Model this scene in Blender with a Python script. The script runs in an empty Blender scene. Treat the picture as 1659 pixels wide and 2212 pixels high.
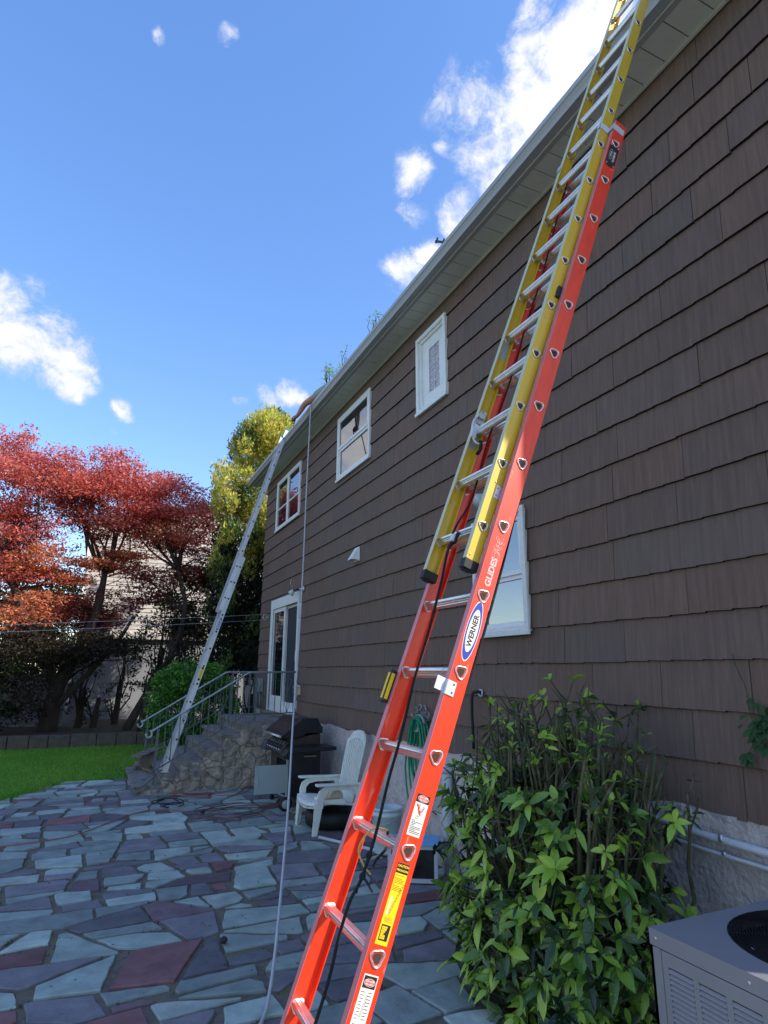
import bpy, bmesh, math, random
import numpy as np
from mathutils import Vector, Matrix, Quaternion
R = math.radians
random.seed(7); RNG = np.random.default_rng(11)
S = bpy.context.scene
COL = S.collection
# ------------------------------------------------------------------ camera
EYE = Vector((0, 0, 1.87))
PITCH, YAW, ROLL, FPX = R(14.731), R(24.77), R(0.284), 1314.0      # FPX: focal length for a picture 1659 wide
def cam_axes():
    F = Vector((math.sin(YAW)*math.cos(PITCH), math.cos(YAW)*math.cos(PITCH), math.sin(PITCH)))
    Rt = Vector((math.cos(YAW), -math.sin(YAW), 0)); U = Rt.cross(F)
    return Rt*math.cos(ROLL)+U*math.sin(ROLL), U*math.cos(ROLL)-Rt*math.sin(ROLL), F
CR, CU, CF = cam_axes()
cd = bpy.data.cameras.new('camera'); cam = bpy.data.objects.new('camera', cd); COL.objects.link(cam)
cam.matrix_world = Matrix(((CR.x, CU.x, -CF.x, EYE.x), (CR.y, CU.y, -CF.y, EYE.y), (CR.z, CU.z, -CF.z, EYE.z), (0, 0, 0, 1)))
cd.sensor_fit = 'HORIZONTAL'; cd.sensor_width = 36; cd.lens = FPX/1659*36; cd.clip_start = .05; cd.clip_end = 2000
S.camera = cam
def ray(x, y): return CR*((x-829.5)/FPX) - CU*((y-1106)/FPX) + CF
def at(x, y, X=None, Y=None, Z=None):
    r = ray(x, y)
    t = X/r.x if X is not None else (Y/r.y if Y is not None else (Z-EYE.z)/r.z)
    return EYE + r*t
# ------------------------------------------------------------------ sky, sun, exposure
SUN_EL, SUN_AZ = R(35), R(40)          # azimuth from +X towards -Y
sun_dir = Vector((math.cos(SUN_EL)*math.cos(SUN_AZ), -math.cos(SUN_EL)*math.sin(SUN_AZ), math.sin(SUN_EL)))
world = bpy.data.worlds.new('World'); S.world = world; world.use_nodes = True
nt = world.node_tree; nt.nodes.clear()
def N(t, **k):
    n = nt.nodes.new(t)
    for a, b in k.items(): setattr(n, a, b)
    return n
def LK(a, b): nt.links.new(a, b)
sky = N('ShaderNodeTexSky', sky_type='NISHITA', sun_disc=False, sun_elevation=SUN_EL)
sky.sun_rotation = math.atan2(sun_dir.x, sun_dir.y)
sky.altitude = 50; sky.air_density = 1.0; sky.dust_density = 0.4; sky.ozone_density = 2.2
hs = N('ShaderNodeHueSaturation'); hs.inputs['Saturation'].default_value = 1.44; hs.inputs['Hue'].default_value = .513; gmm = N('ShaderNodeGamma'); gmm.inputs[1].default_value = .7; LK(sky.outputs[0], gmm.inputs[0]); LK(gmm.outputs[0], hs.inputs['Color'])
bg = N('ShaderNodeBackground'); bg.inputs[1].default_value = 0.15; LK(hs.outputs[0], bg.inputs[0])
# clouds: noise broken up around real directions in the sky
tc = N('ShaderNodeTexCoord'); nrm = N('ShaderNodeVectorMath', operation='NORMALIZE'); LK(tc.outputs['Generated'], nrm.inputs[0])
wn = N('ShaderNodeTexNoise'); wn.inputs['Scale'].default_value = 9; wn.inputs['Detail'].default_value = 4; LK(nrm.outputs[0], wn.inputs['Vector'])
wm_ = N('ShaderNodeVectorMath', operation='MULTIPLY_ADD'); LK(wn.outputs['Color'], wm_.inputs[0]); wm_.inputs[1].default_value = (.07, .07, .07); LK(nrm.outputs[0], wm_.inputs[2])
wsub = N('ShaderNodeVectorMath', operation='SUBTRACT'); LK(wm_.outputs[0], wsub.inputs[0]); wsub.inputs[1].default_value = (.035, .035, .035)
BL = [(10, 700, 85, 1), (60, 760, 85, 1), (125, 800, 62, 1), (150, 830, 45, 1), (20, 640, 45, .9), (110, 700, 60, .75), (165, 745, 45, .7), (80, 620, 40, .45), (150, 862, 30, .8),
      (1290, 30, 110, 1), (1230, 110, 95, 1), (1270, 190, 80, 1), (1130, 105, 62, .72), (1140, 20, 62, .66), (1150, 230, 95, .95), (1060, 240, 88, .85), (975, 200, 50, .58), (1040, 320, 75, .85),
      (1150, 330, 80, .9), (1060, 400, 60, .85), (990, 460, 55, .9), (1010, 520, 50, 1), (900, 375, 52, .75), (890, 465, 38, .72), (882, 590, 50, .95), (930, 560, 50, 1), (965, 318, 22, .6),
      (575, 862, 34, .72), (620, 850, 42, .75), (655, 862, 30, .6), (520, 874, 20, .62), (334, 62, 22, .62), (497, 85, 24, .6), (500, 105, 16, .6), (262, 880, 26, .7), (240, 935, 16, .35)]
BLD = [(ray(x, y).normalized(), px*(1.2 if x < 700 else 1.2)/1314*(1/(1+((x-829)/1314)**2+((y-1106)/1314)**2)**.5), s) for x, y, px, s in BL]
for dx, dy, dz, rr, s in ((-.62, .62, .42, .22, .9), (-.75, .35, .5, .3, .9), (-.38, .84, .38, .16, .95), (-.5, .7, .6, .16, .8), (-.9, -.2, .35, .3, .9), (.5, -.7, .5, .35, .9), (-.2, -.9, .4, .3, .9), (.8, .3, .5, .3, .9), (-.5, -.5, .7, .25, .8)):
    BLD.append((Vector((dx, dy, dz)).normalized(), rr, s))
acc = None
for c, r_, s in BLD:
    d = N('ShaderNodeVectorMath', operation='DISTANCE'); LK(wsub.outputs[0], d.inputs[0]); d.inputs[1].default_value = c
    m = N('ShaderNodeMapRange', interpolation_type='SMOOTHSTEP'); LK(d.outputs['Value'], m.inputs[0])
    m.inputs[1].default_value = r_*1.25; m.inputs[2].default_value = r_*.25; m.inputs[3].default_value = 0; m.inputs[4].default_value = s
    if acc is None: acc = m.outputs[0]
    else:
        x = N('ShaderNodeMath', operation='MAXIMUM'); LK(acc, x.inputs[0]); LK(m.outputs[0], x.inputs[1]); acc = x.outputs[0]
fn = N('ShaderNodeTexNoise'); fn.inputs['Scale'].default_value = 14; fn.inputs['Detail'].default_value = 11; fn.inputs['Roughness'].default_value = .68; LK(wsub.outputs[0], fn.inputs['Vector'])
fa = N('ShaderNodeMath', operation='MULTIPLY_ADD'); LK(fn.outputs[0], fa.inputs[0]); fa.inputs[1].default_value = 2.7; fa.inputs[2].default_value = -1.36
ad = N('ShaderNodeMath', operation='ADD'); LK(acc, ad.inputs[0]); LK(fa.outputs[0], ad.inputs[1])
mr = N('ShaderNodeMapRange', interpolation_type='SMOOTHSTEP'); LK(ad.outputs[0], mr.inputs[0]); mr.inputs[1].default_value = .22; mr.inputs[2].default_value = .98
gate = N('ShaderNodeMapRange'); LK(acc, gate.inputs[0]); gate.inputs[1].default_value = .02; gate.inputs[2].default_value = .25
gm = N('ShaderNodeMath', operation='MULTIPLY'); LK(mr.outputs[0], gm.inputs[0]); LK(gate.outputs[0], gm.inputs[1])
cr = N('ShaderNodeMapRange'); LK(ad.outputs[0], cr.inputs[0]); cr.inputs[1].default_value = .5; cr.inputs[2].default_value = 1.25
cm = N('ShaderNodeMix', data_type='RGBA'); LK(cr.outputs[0], cm.inputs[0]); cm.inputs[6].default_value = (.62, .68, .86, 1); cm.inputs[7].default_value = (1, 1, 1, 1)
cb = N('ShaderNodeBackground'); LK(cm.outputs[2], cb.inputs[0]); CLOUD = cb; cb.inputs[1].default_value = 0.36
mx = N('ShaderNodeMixShader'); LK(gm.outputs[0], mx.inputs[0]); LK(bg.outputs[0], mx.inputs[1]); LK(cb.outputs[0], mx.inputs[2])
ow = N('ShaderNodeOutputWorld'); LK(mx.outputs[0], ow.inputs[0])
sl = bpy.data.lights.new('sun', 'SUN'); sl.energy = 2.0; sl.angle = R(.53); sl.color = (1, .93, .82)
so = bpy.data.objects.new('sun', sl); COL.objects.link(so); so.rotation_euler = (-sun_dir).to_track_quat('-Z', 'Y').to_euler(); so.location = sun_dir*40
S.view_settings.view_transform = 'Standard'; S.view_settings.look = 'None'; S.view_settings.gamma = 1; S.view_settings.exposure = 1.7
S.render.engine = 'CYCLES'; S.render.resolution_x = 768; S.render.resolution_y = 1024
# ------------------------------------------------------------------ helpers
def lin(c):
    return tuple(((v/255)/12.92 if v <= 10 else (((v/255)+.055)/1.055)**2.4) for v in c)
def mat(name, col, rough=.6, metal=0, var=.25, scale=8, bump=0, bscale=40, col2=None, spec=.5, stretch=None, attr=None, trans=0, detail=6, coat=0, bdist=.01, coords='Object', mpos=(.35, .65)):
    m = bpy.data.materials.new(name); m.use_nodes = True; t = m.node_tree; p = t.nodes['Principled BSDF']
    n = lambda k: t.nodes.new(k); l = t.links.new
    p.inputs['Roughness'].default_value = rough; p.inputs['Metallic'].default_value = metal
    p.inputs['Specular IOR Level'].default_value = spec
    if coat: p.inputs['Coat Weight'].default_value = coat; p.inputs['Coat Roughness'].default_value = .15
    c = n('ShaderNodeTexCoord'); mp = n('ShaderNodeMapping'); l(c.outputs[coords], mp.inputs[0])
    if stretch: mp.inputs['Scale'].default_value = stretch
    if attr:
        a = n('ShaderNodeAttribute'); a.attribute_name = attr; base = a.outputs['Color']
    else:
        rgb = n('ShaderNodeRGB'); rgb.outputs[0].default_value = (*col, 1); base = rgb.outputs[0]
    if var or col2:
        nz = n('ShaderNodeTexNoise'); nz.inputs['Scale'].default_value = scale; nz.inputs['Detail'].default_value = detail; nz.inputs['Roughness'].default_value = .62
        l(mp.outputs[0], nz.inputs['Vector'])
        if col2:
            mr = n('ShaderNodeMapRange'); l(nz.outputs[0], mr.inputs[0]); mr.inputs[1].default_value = mpos[0]; mr.inputs[2].default_value = mpos[1]
            mx = n('ShaderNodeMix'); mx.data_type = 'RGBA'; l(mr.outputs[0], mx.inputs[0]); l(base, mx.inputs[6]); mx.inputs[7].default_value = (*col2, 1); base = mx.outputs[2]
        if var:
            mr = n('ShaderNodeMapRange'); l(nz.outputs[0], mr.inputs[0]); mr.inputs[1].default_value = .3; mr.inputs[2].default_value = .7
            mr.inputs[3].default_value = 1-var; mr.inputs[4].default_value = 1+var
            mm = n('ShaderNodeVectorMath'); mm.operation = 'SCALE'; l(base, mm.inputs[0]); l(mr.outputs[0], mm.inputs['Scale']); base = mm.outputs[0]
    l(base, p.inputs['Base Color'])
    if bump:
        bn = n('ShaderNodeTexNoise'); bn.inputs['Scale'].default_value = bscale; bn.inputs['Detail'].default_value = 5; l(mp.outputs[0], bn.inputs['Vector'])
        b = n('ShaderNodeBump'); b.inputs['Strength'].default_value = bump; b.inputs['Distance'].default_value = bdist; l(bn.outputs[0], b.inputs['Height']); l(b.outputs[0], p.inputs['Normal'])
    if trans:
        tr = n('ShaderNodeBsdfTranslucent'); l(base, tr.inputs[0]); ms = n('ShaderNodeMixShader'); ms.inputs[0].default_value = trans
        l(p.outputs[0], ms.inputs[1]); l(tr.outputs[0], ms.inputs[2]); l(ms.outputs[0], t.nodes['Material Output'].inputs[0])
    return m
def flange(m, y0, col):
    t = m.node_tree; p = t.nodes['Principled BSDF']; src = p.inputs['Base Color'].links[0].from_socket
    c = t.nodes.new('ShaderNodeTexCoord'); sx = t.nodes.new('ShaderNodeSeparateXYZ'); t.links.new(c.outputs['Object'], sx.inputs[0])
    g = t.nodes.new('ShaderNodeMath'); g.operation = 'GREATER_THAN'; t.links.new(sx.outputs[1], g.inputs[0]); g.inputs[1].default_value = y0
    k = t.nodes.new('ShaderNodeMath'); k.operation = 'MULTIPLY'; t.links.new(g.outputs[0], k.inputs[0]); k.inputs[1].default_value = .75
    mx = t.nodes.new('ShaderNodeMix'); mx.data_type = 'RGBA'; t.links.new(k.outputs[0], mx.inputs[0]); t.links.new(src, mx.inputs[6]); mx.inputs[7].default_value = (*col, 1); t.links.new(mx.outputs[2], p.inputs['Base Color'])
def wmx(o):
    return o.matrix_basis.copy() if o.parent is None else wmx(o.parent) @ o.matrix_parent_inverse @ o.matrix_basis
def adopt(o, p, local=False):
    o.parent = p
    o.matrix_parent_inverse = Matrix.Identity(4) if local else wmx(p).inverted()
def tag(o, label=None, cat=None, group=None, kind=None):
    if label: o['label'] = label
    if cat: o['category'] = cat
    if group: o['group'] = group
    if kind: o['kind'] = kind
    return o
def thing(name, label, cat, loc=(0, 0, 0), group=None, matrix=None):
    o = bpy.data.objects.new(name, None); COL.objects.link(o); o.empty_display_size = .1
    if matrix is not None: o.matrix_basis = matrix
    else: o.location = loc
    return tag(o, label, cat, group)
class MB:
    def __init__(s): s.v = []; s.f = []; s.sm = []; s.c = None
    def add(s, v, f, sm=False):
        b = len(s.v); s.v += [tuple(p) for p in v]; s.f += [tuple(i+b for i in q) for q in f]; s.sm += [sm]*len(f); return s
    def box(s, x0, x1, y0, y1, z0, z1, M=None):
        v = [(x, y, z) for z in (z0, z1) for y in (y0, y1) for x in (x0, x1)]
        if M is not None: v = [M @ Vector(p) for p in v]
        return s.add(v, [(0, 2, 3, 1), (4, 5, 7, 6), (0, 1, 5, 4), (2, 6, 7, 3), (0, 4, 6, 2), (1, 3, 7, 5)])
    def bar(s, a, b, w, h, up=(0, 0, 1)):
        a = Vector(a); b = Vector(b); d = (b-a); L = d.length; d.normalize(); up = Vector(up)
        sx = d.cross(up); 
        if sx.length < 1e-4: sx = d.cross(Vector((1, 0, 0)))
        sx.normalize(); sz = sx.cross(d)
        M = Matrix(((sx.x, d.x, sz.x, a.x), (sx.y, d.y, sz.y, a.y), (sx.z, d.z, sz.z, a.z), (0, 0, 0, 1)))
        return s.box(-w/2, w/2, 0, L, -h/2, h/2, M)
    def prism(s, poly, f0, f1, sm=False):
        n = len(poly); v = [f0(p) for p in poly]+[f1(p) for p in poly]
        return s.add(v, [tuple(range(n-1, -1, -1)), tuple(range(n, 2*n))]+[(i, (i+1) % n, n+(i+1) % n, n+i) for i in range(n)], sm)
    def tube(s, pts, r, n=8, cap=True, sm=True, closed=False):
        pts = [Vector(p) for p in pts]; k = len(pts); rr = r if hasattr(r, '__len__') else [r]*k
        t0 = (pts[1]-pts[0]).normalized(); u = t0.cross(Vector((0, 0, 1)))
        if u.length < .05: u = t0.cross(Vector((1, 0, 0)))
        u.normalize(); vs = []
        for i in range(k):
            t = (pts[min(i+1, k-1)]-pts[max(i-1, 0)])
            if t.length < 1e-9: t = t0
            t.normalize(); u = (u-t*u.dot(t)); u.normalize(); w = t.cross(u)
            for j in range(n):
                a = 2*math.pi*j/n; vs.append(pts[i]+(u*math.cos(a)+w*math.sin(a))*rr[i])
        f = [(i*n+j, i*n+(j+1) % n, (i+1)*n+(j+1) % n, (i+1)*n+j) for i in range(k-1) for j in range(n)]
        s.add(vs, f, sm)
        if cap:
            b = len(s.v)-k*n; s.f += [tuple(b+j for j in range(n-1, -1, -1)), tuple(b+(k-1)*n+j for j in range(n))]; s.sm += [False, False]
        return s
    def lathe(s, prof, c=(0, 0, 0), ax=(0, 0, 1), n=24, sm=True):
        q = Vector((0, 0, 1)).rotation_difference(Vector(ax)); c = Vector(c); vs = []
        for r, z in prof:
            for j in range(n):
                a = 2*math.pi*j/n; vs.append(c+q @ Vector((r*math.cos(a), r*math.sin(a), z)))
        k = len(prof)
        return s.add(vs, [(i*n+j, i*n+(j+1) % n, (i+1)*n+(j+1) % n, (i+1)*n+j) for i in range(k-1) for j in range(n)], sm)
    def ball(s, c, r, n=12, m=8, jit=0):
        c = Vector(c); r = Vector((r, r, r)) if not hasattr(r, '__len__') else Vector(r); vs = []
        for i in range(m+1):
            a = math.pi*i/m
            for j in range(n):
                b = 2*math.pi*j/n; k = 1+random.uniform(-jit, jit) if 0 < i < m else 1
                vs.append((c.x+r.x*k*math.sin(a)*math.cos(b), c.y+r.y*k*math.sin(a)*math.sin(b), c.z+r.z*k*math.cos(a)))
        return s.add(vs, [(i*n+j, (i+1)*n+j, (i+1)*n+(j+1) % n, i*n+(j+1) % n) for i in range(m) for j in range(n)], True)
    def build(s, name, m, parent=None, bevel=0, local=False, seg=2):
        me = bpy.data.meshes.new(name); me.from_pydata([tuple(p) for p in s.v], [], s.f); me.update()
        me.polygons.foreach_set('use_smooth', s.sm)
        ms = m if isinstance(m, (list, tuple)) else [m]
        for k in ms: me.materials.append(k)
        if s.c is not None:
            a = me.color_attributes.new('Col', 'FLOAT_COLOR', 'CORNER')
            cols = np.repeat(np.array(s.c, dtype=np.float32), [len(f) for f in s.f], axis=0)
            a.data.foreach_set('color', np.hstack([cols, np.ones((len(cols), 1), np.float32)]).ravel())
        bm = bmesh.new(); bm.from_mesh(me); bmesh.ops.recalc_face_normals(bm, faces=bm.faces); bm.to_mesh(me); bm.free()
        o = bpy.data.objects.new(name, me); COL.objects.link(o)
        if bevel:
            b = o.modifiers.new('bevel', 'BEVEL'); b.width = bevel; b.segments = seg; b.limit_method = 'ANGLE'; b.angle_limit = R(40)
        if parent is not None: adopt(o, parent, local)
        return o
def npmesh(name, V, F, cols, m, parent=None, smooth=False, local=False):
    """V (n,3), F (m,k) all the same k, cols (m,3) or None"""
    me = bpy.data.meshes.new(name); nf, k = F.shape
    me.vertices.add(len(V)); me.vertices.foreach_set('co', V.astype(np.float32).ravel())
    me.loops.add(nf*k); me.loops.foreach_set('vertex_index', F.astype(np.int32).ravel())
    me.polygons.add(nf); me.polygons.foreach_set('loop_start', np.arange(0, nf*k, k, dtype=np.int32))
    me.polygons.foreach_set('use_smooth', np.full(nf, smooth))
    me.update(calc_edges=True); me.materials.append(m)
    if cols is not None:
        a = me.color_attributes.new('Col', 'FLOAT_COLOR', 'CORNER')
        cc = np.repeat(np.hstack([cols, np.ones((nf, 1))]), k, axis=0).astype(np.float32); a.data.foreach_set('color', cc.ravel())
    me.validate()
    o = bpy.data.objects.new(name, me); COL.objects.link(o)
    if parent is not None: adopt(o, parent, local)
    return o
def copy_tree(o, parent=None):
    c = o.copy(); COL.objects.link(c)
    if parent is not None: c.parent = parent; c.matrix_parent_inverse = o.matrix_parent_inverse.copy()
    for ch in list(o.children): copy_tree(ch, c)
    return c
def smoothpath(pts, sub=6):
    P = [Vector(p) for p in pts]; P = [P[0]*2-P[1]]+P+[P[-1]*2-P[-2]]; out = []
    for i in range(1, len(P)-2):
        for j in range(sub):
            t = j/sub; a, b, c, d = P[i-1:i+3]
            out.append(.5*((2*b)+(c-a)*t+(2*a-5*b+4*c-d)*t*t+(3*b-a-3*c+d)*t**3))
    return out+[P[-2]]
def text2d(s, size, off=0.0, spacing=1.0):
    cu = bpy.data.curves.new('t', 'FONT'); cu.body = s; cu.size = size; cu.offset = off; cu.space_character = spacing; cu.resolution_u = 3
    cu.align_x = 'CENTER'; cu.align_y = 'CENTER'
    o = bpy.data.objects.new('t', cu); COL.objects.link(o); dg = bpy.context.evaluated_depsgraph_get()
    me = bpy.data.meshes.new_from_object(o.evaluated_get(dg)); v = [(p.co.x, p.co.y) for p in me.vertices]; f = [tuple(p.vertices) for p in me.polygons]
    bpy.data.objects.remove(o); bpy.data.curves.remove(cu); bpy.data.meshes.remove(me); return v, f
# ------------------------------------------------------------------ materials
M = {}
M['siding'] = mat('siding', None, .82, attr='Col', var=.20, scale=5, stretch=(1, 7, .45), bump=.8, bscale=20, detail=8, bdist=.008, spec=.35)
M['gable'] = mat('gable_siding', lin((124, 102, 90)), .8)
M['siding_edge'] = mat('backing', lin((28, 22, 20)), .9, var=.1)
M['white'] = mat('white_vinyl', lin((238, 240, 236)), .42, var=.05, scale=5)
M['oldwhite'] = mat('old_white_paint', lin((228, 230, 226)), .6, var=.1, scale=22, bump=.3, bscale=60, col2=lin((150, 150, 145)), mpos=(.6, .8))
M['gutter'] = mat('gutter_metal', lin((168, 172, 174)), .45, .1, var=.1, scale=3, stretch=(1, .2, 1))
M['fascia'] = mat('fascia_metal', lin((168, 166, 162)), .6, .0, var=.08, scale=3)
M['soffit'] = mat('soffit_metal', lin((212, 214, 204)), .6, var=.12, scale=4, col2=lin((180, 182, 168)), mpos=(.5, .9))
M['stucco'] = mat('stucco', lin((200, 190, 182)), .9, var=.22, scale=6, bump=1, bscale=30, col2=lin((120, 122, 140)), mpos=(.56, .74), detail=8, bdist=.02)
M['concrete'] = mat('old_concrete', lin((136, 126, 116)), .92, var=.3, scale=5, bump=1, bscale=22, col2=lin((62, 60, 52)), mpos=(.45, .65), detail=9, bdist=.03)
M['stonewall'] = mat('parged_stone', lin((158, 142, 124)), .95, var=.32, scale=4, bump=1, bscale=14, col2=lin((78, 70, 58)), mpos=(.48, .64), detail=9, bdist=.05)
def stone_mat(name, c1, c2, mortar, sc=5.5):
    m = bpy.data.materials.new(name); m.use_nodes = True; t = m.node_tree; p = t.nodes['Principled BSDF']; n = t.nodes.new; l = t.links.new; p.inputs['Roughness'].default_value = .92
    c = n('ShaderNodeTexCoord'); nz = n('ShaderNodeTexNoise'); nz.inputs['Scale'].default_value = 4; nz.inputs['Detail'].default_value = 6; l(c.outputs['Object'], nz.inputs[0])
    w = n('ShaderNodeVectorMath'); w.operation = 'MULTIPLY_ADD'; l(nz.outputs['Color'], w.inputs[0]); w.inputs[1].default_value = (.16, .16, .16); l(c.outputs['Object'], w.inputs[2])
    v = n('ShaderNodeTexVoronoi'); v.feature = 'DISTANCE_TO_EDGE'; v.inputs['Scale'].default_value = sc; l(w.outputs[0], v.inputs['Vector'])
    v2 = n('ShaderNodeTexVoronoi'); v2.inputs['Scale'].default_value = sc; l(w.outputs[0], v2.inputs['Vector'])
    sp = n('ShaderNodeSeparateColor'); l(v2.outputs['Color'], sp.inputs[0])
    mx = n('ShaderNodeMix'); mx.data_type = 'RGBA'; l(sp.outputs[0], mx.inputs[0]); mx.inputs[6].default_value = (*c1, 1); mx.inputs[7].default_value = (*c2, 1)
    e = n('ShaderNodeMapRange'); l(v.outputs['Distance'], e.inputs[0]); e.inputs[1].default_value = .0; e.inputs[2].default_value = .05
    m2 = n('ShaderNodeMix'); m2.data_type = 'RGBA'; l(e.outputs[0], m2.inputs[0]); m2.inputs[6].default_value = (*mortar, 1); l(mx.outputs[2], m2.inputs[7])
    n2 = n('ShaderNodeTexNoise'); n2.inputs['Scale'].default_value = 11; n2.inputs['Detail'].default_value = 9; n2.inputs['Roughness'].default_value = .7; l(c.outputs['Object'], n2.inputs[0])
    r = n('ShaderNodeMapRange'); l(n2.outputs[0], r.inputs[0]); r.inputs[1].default_value = .3; r.inputs[2].default_value = .7; r.inputs[3].default_value = .5; r.inputs[4].default_value = 1.4
    s_ = n('ShaderNodeVectorMath'); s_.operation = 'SCALE'; l(m2.outputs[2], s_.inputs[0]); l(r.outputs[0], s_.inputs['Scale']); l(s_.outputs[0], p.inputs['Base Color'])
    ad_ = n('ShaderNodeMath'); ad_.operation = 'MULTIPLY_ADD'; l(n2.outputs[0], ad_.inputs[0]); ad_.inputs[1].default_value = .5; l(e.outputs[0], ad_.inputs[2])
    b = n('ShaderNodeBump'); b.inputs['Strength'].default_value = .7; b.inputs['Distance'].default_value = .025; l(ad_.outputs[0], b.inputs['Height']); l(b.outputs[0], p.inputs['Normal']); return m
M['stonewall'] = stone_mat('rubble_stone', lin((172, 158, 138)), lin((150, 140, 124)), lin((132, 122, 104)))
M['roofing'] = mat('roof_shingle', lin((90, 86, 84)), .95, var=.3, scale=30)
M['red'] = mat('red_fibreglass', lin((240, 54, 8)), .45, var=.14, scale=20, coat=.25, stretch=(1, 1, .3), col2=lin((230, 128, 104)), mpos=(.63, .72))
M['yellow'] = mat('yellow_fibreglass', lin((214, 178, 30)), .42, var=.08, scale=9, coat=.2, stretch=(1, 1, .3), col2=lin((186, 158, 30)), mpos=(.5, .8))
flange(M['red'], .0388, lin((204, 140, 150))); flange(M['yellow'], .0667+.0308, lin((206, 212, 176)))
M['alu'] = mat('aluminium', (.78, .79, .8), .3, .9, var=.08, scale=20, stretch=(1, 1, 1))
M['alu2'] = mat('dull_aluminium', (.66, .69, .71), .5, .55, var=.12, scale=14, stretch=(1, 1, .2))
M['steel'] = mat('zinc_steel', (.7, .7, .68), .35, .8, var=.15, scale=30)
M['hole'] = mat('dark_inside', lin((60, 52, 48)), .9, var=.1)
M['collar'] = mat('swaged_collar', (.74, .72, .68), .3, .85, var=.15, scale=50)
M['black'] = mat('black_rubber', lin((22, 22, 24)), .6, var=.2)
M['blackp'] = mat('black_plastic', lin((30, 30, 33)), .4, var=.15)
M['rope'] = mat('black_rope', lin((26, 26, 28)), .85, var=.3, scale=90, bump=.8, bscale=200)
M['label_y'] = mat('label_yellow', lin((245, 205, 20)), .45, var=.03)
M['label_w'] = mat('label_white', lin((226, 224, 212)), .5, var=.04)
M['ink'] = mat('ink_black', lin((30, 28, 30)), .6, var=0)
M['ink_b'] = mat('ink_blue', lin((28, 62, 168)), .5, var=0)
M['ink_r'] = mat('ink_red', lin((205, 30, 45)), .5, var=0)
M['ink_g'] = mat('ink_grey', lin((205, 185, 180)), .6, var=.2, scale=120)
M['ironw'] = mat('old_painted_iron', lin((98, 112, 110)), .55, .3, var=.3, scale=18, col2=lin((70, 62, 56)), mpos=(.55, .7))
M['irontop'] = mat('worn_rail', lin((158, 170, 172)), .4, .4, var=.2, scale=12)
M['plastic'] = mat('white_plastic', lin((228, 232, 220)), .5, var=.1, scale=6, col2=lin((150, 156, 120)), mpos=(.56, .78), detail=8)
M['bucket'] = mat('bucket_plastic', lin((200, 214, 212)), .45, var=.08)
M['grillblack'] = mat('black_enamel', lin((38, 38, 42)), .3, .1, var=.25, scale=10, coat=.2)
M['grillbrown'] = mat('sooty_steel', lin((66, 56, 50)), .6, .3, var=.3, scale=8)
M['greypanel'] = mat('grey_panel', lin((160, 174, 172)), .45, .2, var=.06, scale=3)
M['hose'] = mat('green_hose', lin((20, 140, 98)), .35, var=.15, scale=20)
M['acgrey'] = mat('ac_paint', lin((134, 137, 142)), .5, .12, var=.08, scale=3)
M['accore'] = mat('ac_coil', lin((46, 48, 54)), .6, .2, var=.2)
M['acdark'] = mat('ac_dark', lin((18, 19, 24)), .55, .3, var=.2)
M['skin'] = mat('skin', lin((196, 134, 108)), .55, var=.06)
M['shirt'] = mat('shirt', lin((150, 160, 148)), .9, var=.15, bump=.5, bscale=20)
M['jeans'] = mat('trousers', lin((60, 66, 90)), .9, var=.15)
M['hair'] = mat('hair', lin((50, 38, 30)), .8, var=.2)
M['bark'] = mat('bark', lin((64, 54, 48)), .95, var=.35, scale=9, bump=1, bscale=25, stretch=(1, 1, .3))
M['stem'] = mat('green_stem', lin((70, 76, 44)), .8, var=.35, scale=14, col2=lin((92, 84, 70)), mpos=(.5, .6))
M['soil'] = mat('soil', lin((70, 60, 50)), 1, var=.4, scale=6, bump=1, bscale=20, detail=9)
M['joint'] = mat('mossy_joint', lin((112, 104, 92)), 1, var=.4, scale=9, bump=1, bscale=40, col2=lin((92, 98, 52)), mpos=(.56, .68), detail=9)
M['lawn'] = mat('lawn_ground', lin((92, 140, 46)), 1, var=.3, scale=2.5, bump=1, bscale=60)
M['edging'] = mat('edging_block', lin((92, 84, 76)), .95, var=.3, scale=8, bump=1, bscale=25)
M['clap'] = mat('clapboard', lin((190, 184, 178)), .7, var=.08, scale=3)
M['nwall'] = mat('painted_block_wall', lin((128, 130, 134)), .8, var=.14, scale=2, detail=8)
M['cord'] = mat('cord_brown', lin((104, 84, 74)), .6, var=.25, scale=8)
M['cordo'] = mat('cord_orange', lin((160, 92, 76)), .6, var=.15, scale=8)
M['greyhose'] = mat('grey_hose', lin((186, 186, 188)), .45, var=.08, scale=8)
M['tread'] = mat('mossy_slate_step', lin((138, 132, 126)), .9, var=.35, scale=7, bump=1, bscale=24, col2=lin((70, 68, 58)), mpos=(.5, .68), detail=9, bdist=.02)
M['wood'] = mat('weathered_wood', lin((128, 110, 92)), .9, var=.3, scale=12, stretch=(1, 1, 6))
M['bluelid'] = mat('blue_lid', lin((120, 178, 222)), .5, var=.1)
M['pipe'] = mat('white_pipe', lin((196, 200, 206)), .4, var=.06)
M['greenplastic'] = mat('green_plastic', lin((24, 120, 72)), .5, var=.1)
M['strapm'] = mat('strap_yellow', lin((200, 176, 96)), .6)
M['tan'] = mat('tan_cloth', lin((206, 188, 158)), .9, var=.15, scale=20)
M['slab'] = mat('flagstone', (0, 0, 0), .8, var=.26, scale=4.5, attr='Col', bump=.8, bscale=12, detail=10, bdist=.014, spec=.35)
M['leafA'] = mat('aucuba_leaf', (0, 0, 0), .26, var=0, attr='Col', trans=.25, col2=lin((206, 206, 90)), scale=75, mpos=(.66, .72), detail=2, spec=.6)
M['leaf'] = mat('leaf', (0, 0, 0), .6, var=0, attr='Col', trans=.45)
M['blade'] = mat('grass_blade', (0, 0, 0), .6, var=0, attr='Col', trans=.3)
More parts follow.
